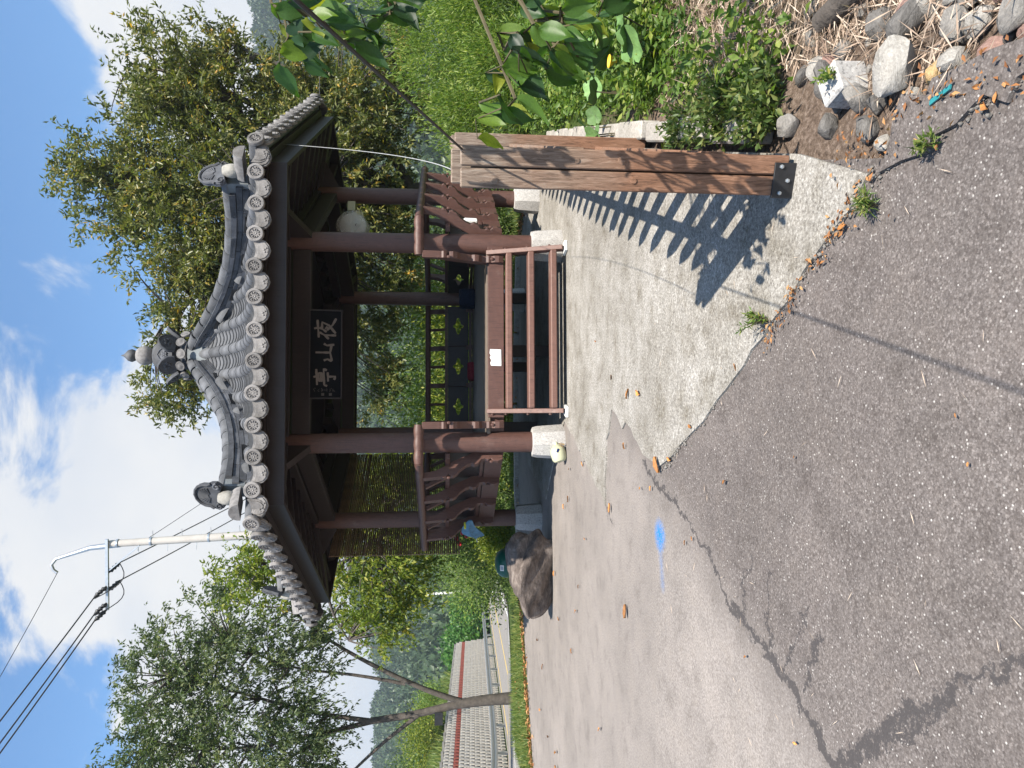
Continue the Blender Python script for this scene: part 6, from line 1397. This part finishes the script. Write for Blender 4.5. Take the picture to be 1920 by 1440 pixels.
# pale needles and grit scattered over the paving
rng = np.random.default_rng(81); n = 90; P = np.stack([rng.uniform(-1.9, 0.8, n), rng.uniform(1.8, 5.0, n), np.zeros(n)], 1); P = P[(P[:, 0] < 0.80) & (P[:, 0] > -0.6*P[:, 1])]; P[:, 2] = [gz(x, y)+0.018 for x, y, _ in P]
D = rng.normal(size=P.shape); D[:, 2] *= 0.05; tag(foliage('dry_needles', P, D, 0.05*(0.5+rng.random(len(P))), 0.0028, rng, M['straw'], None, (0, 0, 0), 0.6+0.4*rng.random(len(P)), 0.1), 'thin pale dry needles scattered over the asphalt', 'needles', kind='stuff')
P = []
for i in range(900):
    f = rng.random(); a, b_ = ((0.80, 2.58), (-0.58, 4.86)) if rng.random() < 0.65 else ((0.95, 1.5), (0.82, 2.6)); w = abs(rng.normal())*0.03+0.004
    P.append((a[0]+(b_[0]-a[0])*f+rng.normal()*0.02-w*0.5, a[1]+(b_[1]-a[1])*f+rng.normal()*0.025-w*0.3, 0))
P = np.array(P); sz = 0.004+0.012*rng.random(len(P))**3; oc = np.array([(1, 0, 0), (-1, 0, 0), (0, 1, 0), (0, -1, 0), (0, 0, 1), (0, 0, -0.4)]); of = np.array([(0, 2, 4), (2, 1, 4), (1, 3, 4), (3, 0, 4), (2, 0, 5), (1, 2, 5), (3, 1, 5), (0, 3, 5)])
P[:, 2] = [gz(x, y)+0.004 for x, y, _ in P]; V_ = (P[:, None, :]+oc[None]*sz[:, None, None]*(0.6+0.7*rng.random((len(P), 6, 1)))).reshape(-1, 3); F_ = (of[None]+6*np.arange(len(P))[:, None, None]).reshape(-1, 3)
gr_o = bpy.data.objects.new('grit', np_mesh('grit', V_, F_, M['st_grey'])); link(gr_o); tag(gr_o, 'loose grit gathered along the seam between slab and asphalt', 'grit', kind='stuff')

# ------------------------------------------------------------------ wooded hills
rng = np.random.default_rng(60)
AZ = np.array([-1.2, -0.8, -0.53, -0.42, -0.33, -0.27, 0.0, 0.25, 0.45, 0.53, 0.8, 1.2]); EL = np.array([.10, .095, .099, .094, .108, .128, .19, .23, .262, .268, .25, .2])   # skyline height over distance
def hill_z(az, f, r0=130.0, r1=420.0):
    e = np.interp(az, AZ, EL)+0.004*np.sin(37*az)+0.003*np.sin(83*az+1); top = e*r1+1.5; s_ = np.clip(f, 0, 1)
    return -6+(top+6-5)*(s_**1.25)+3.0*np.sin(14*az+5*f)*s_*(1-s_)*2
def hill_xy(az, f, r0=130.0, r1=420.0): y = r0+(r1-r0)*f; return az*y, y
A_, F_ = np.meshgrid(np.linspace(-1.2, 1.2, 120), np.linspace(0, 1.15, 30)); X, Y = hill_xy(A_, F_); Z = np.where(F_ <= 1, hill_z(A_, F_), hill_z(A_, 1.0)-(F_-1)*200)
I = np.arange(A_.size).reshape(A_.shape); Fq = np.stack([I[:-1, :-1], I[:-1, 1:], I[1:, 1:], I[1:, :-1]], -1).reshape(-1, 4)
M['hill'] = simple('forest_floor', (0.03, 0.045, 0.02), 0.95, 0.3, 0.1, 1, 0.2, 0.5)
hl = bpy.data.objects.new('hills', np_mesh('hills', np.stack([X, Y, Z], -1).reshape(-1, 3), Fq, M['hill'])); link(hl); struct(hl)
NT = 6800; az = rng.uniform(-0.62, 0.62, NT); ff = rng.random(NT)**0.75; K = 46
x, y = hill_xy(az, ff); z = hill_z(az, ff); C = np.stack([x, y, z], 1)
h = rng.uniform(3.5, 8.5, NT)
d = rng.normal(size=(NT, K, 3)); d /= np.linalg.norm(d, axis=2, keepdims=True); d[..., 2] = np.abs(d[..., 2])
wd = (h*0.42)[:, None, None]; P = C[:, None, :]+d*np.concatenate([wd, wd, h[:, None, None]*0.75], 2)*(0.6+0.4*rng.random((NT, K, 1)))
D = d+rng.normal(size=d.shape)*0.6; rnd = np.clip(0.65*rng.random(NT)[:, None]+0.35*rng.random((NT, K)), 0, 1).ravel()
fo = foliage('forest', P.reshape(-1, 3), D.reshape(-1, 3), 1.9, 1.3, rng, M['leaf_forest'], None, (0, 0, 0), rnd, 0.2); tag(fo, 'dense green forest covering the distant hillsides', 'forest', kind='stuff')
# belt of trees at the foot of the hill
NT = 900; az = rng.uniform(-0.62, 0.62, NT); yy = rng.uniform(70, 135, NT); xx = az*yy; h = rng.uniform(3, 7, NT); keep = ~((xx < -0.12*yy-3) & (xx > -0.12*yy-26)) ; C = np.stack([xx, yy, np.array([gz(a, min(b, 90)) for a, b in zip(xx, yy)])-0.3], 1)[keep]; h = h[keep]; NT = len(h); K = 110
d = rng.normal(size=(NT, K, 3)); d /= np.linalg.norm(d, axis=2, keepdims=True); d[..., 2] = np.abs(d[..., 2])
wd = (h*0.5)[:, None, None]; P = C[:, None, :]+d*np.concatenate([wd, wd, h[:, None, None]*0.9], 2)*(0.5+0.5*rng.random((NT, K, 1))); D = d+rng.normal(size=d.shape)*0.6; rnd = np.clip(0.6*rng.random(NT)[:, None]+0.4*rng.random((NT, K)), 0, 1).ravel()
fo = foliage('woodland', P.reshape(-1, 3), D.reshape(-1, 3), 0.8, 0.5, rng, M['leaf_shrub'], None, (0, 0, 0), rnd, 0.2); tag(fo, 'belt of woodland at the foot of the hills', 'woodland', kind='stuff')
# thin summer haze between here and the hills
hz = MB().box((0, 1500, 65), (9600, 9600, 146)).build('haze', M['white'], None); hz.data.materials.clear()
hm = bpy.data.materials.new('haze_air'); hm.use_nodes = True; hm.node_tree.nodes.clear(); ho = hm.node_tree.nodes.new('ShaderNodeOutputMaterial'); hv = hm.node_tree.nodes.new('ShaderNodeVolumePrincipled')
hv.inputs['Color'].default_value = (0.80, 0.90, 1.0, 1); hv.inputs['Density'].default_value = 0.0005; hv.inputs['Anisotropy'].default_value = 0.2; hm.node_tree.links.new(hv.outputs[0], ho.inputs['Volume'])
hz.data.materials.append(hm); tag(hz, 'thin bluish summer haze in front of the hills', 'haze', kind='stuff')
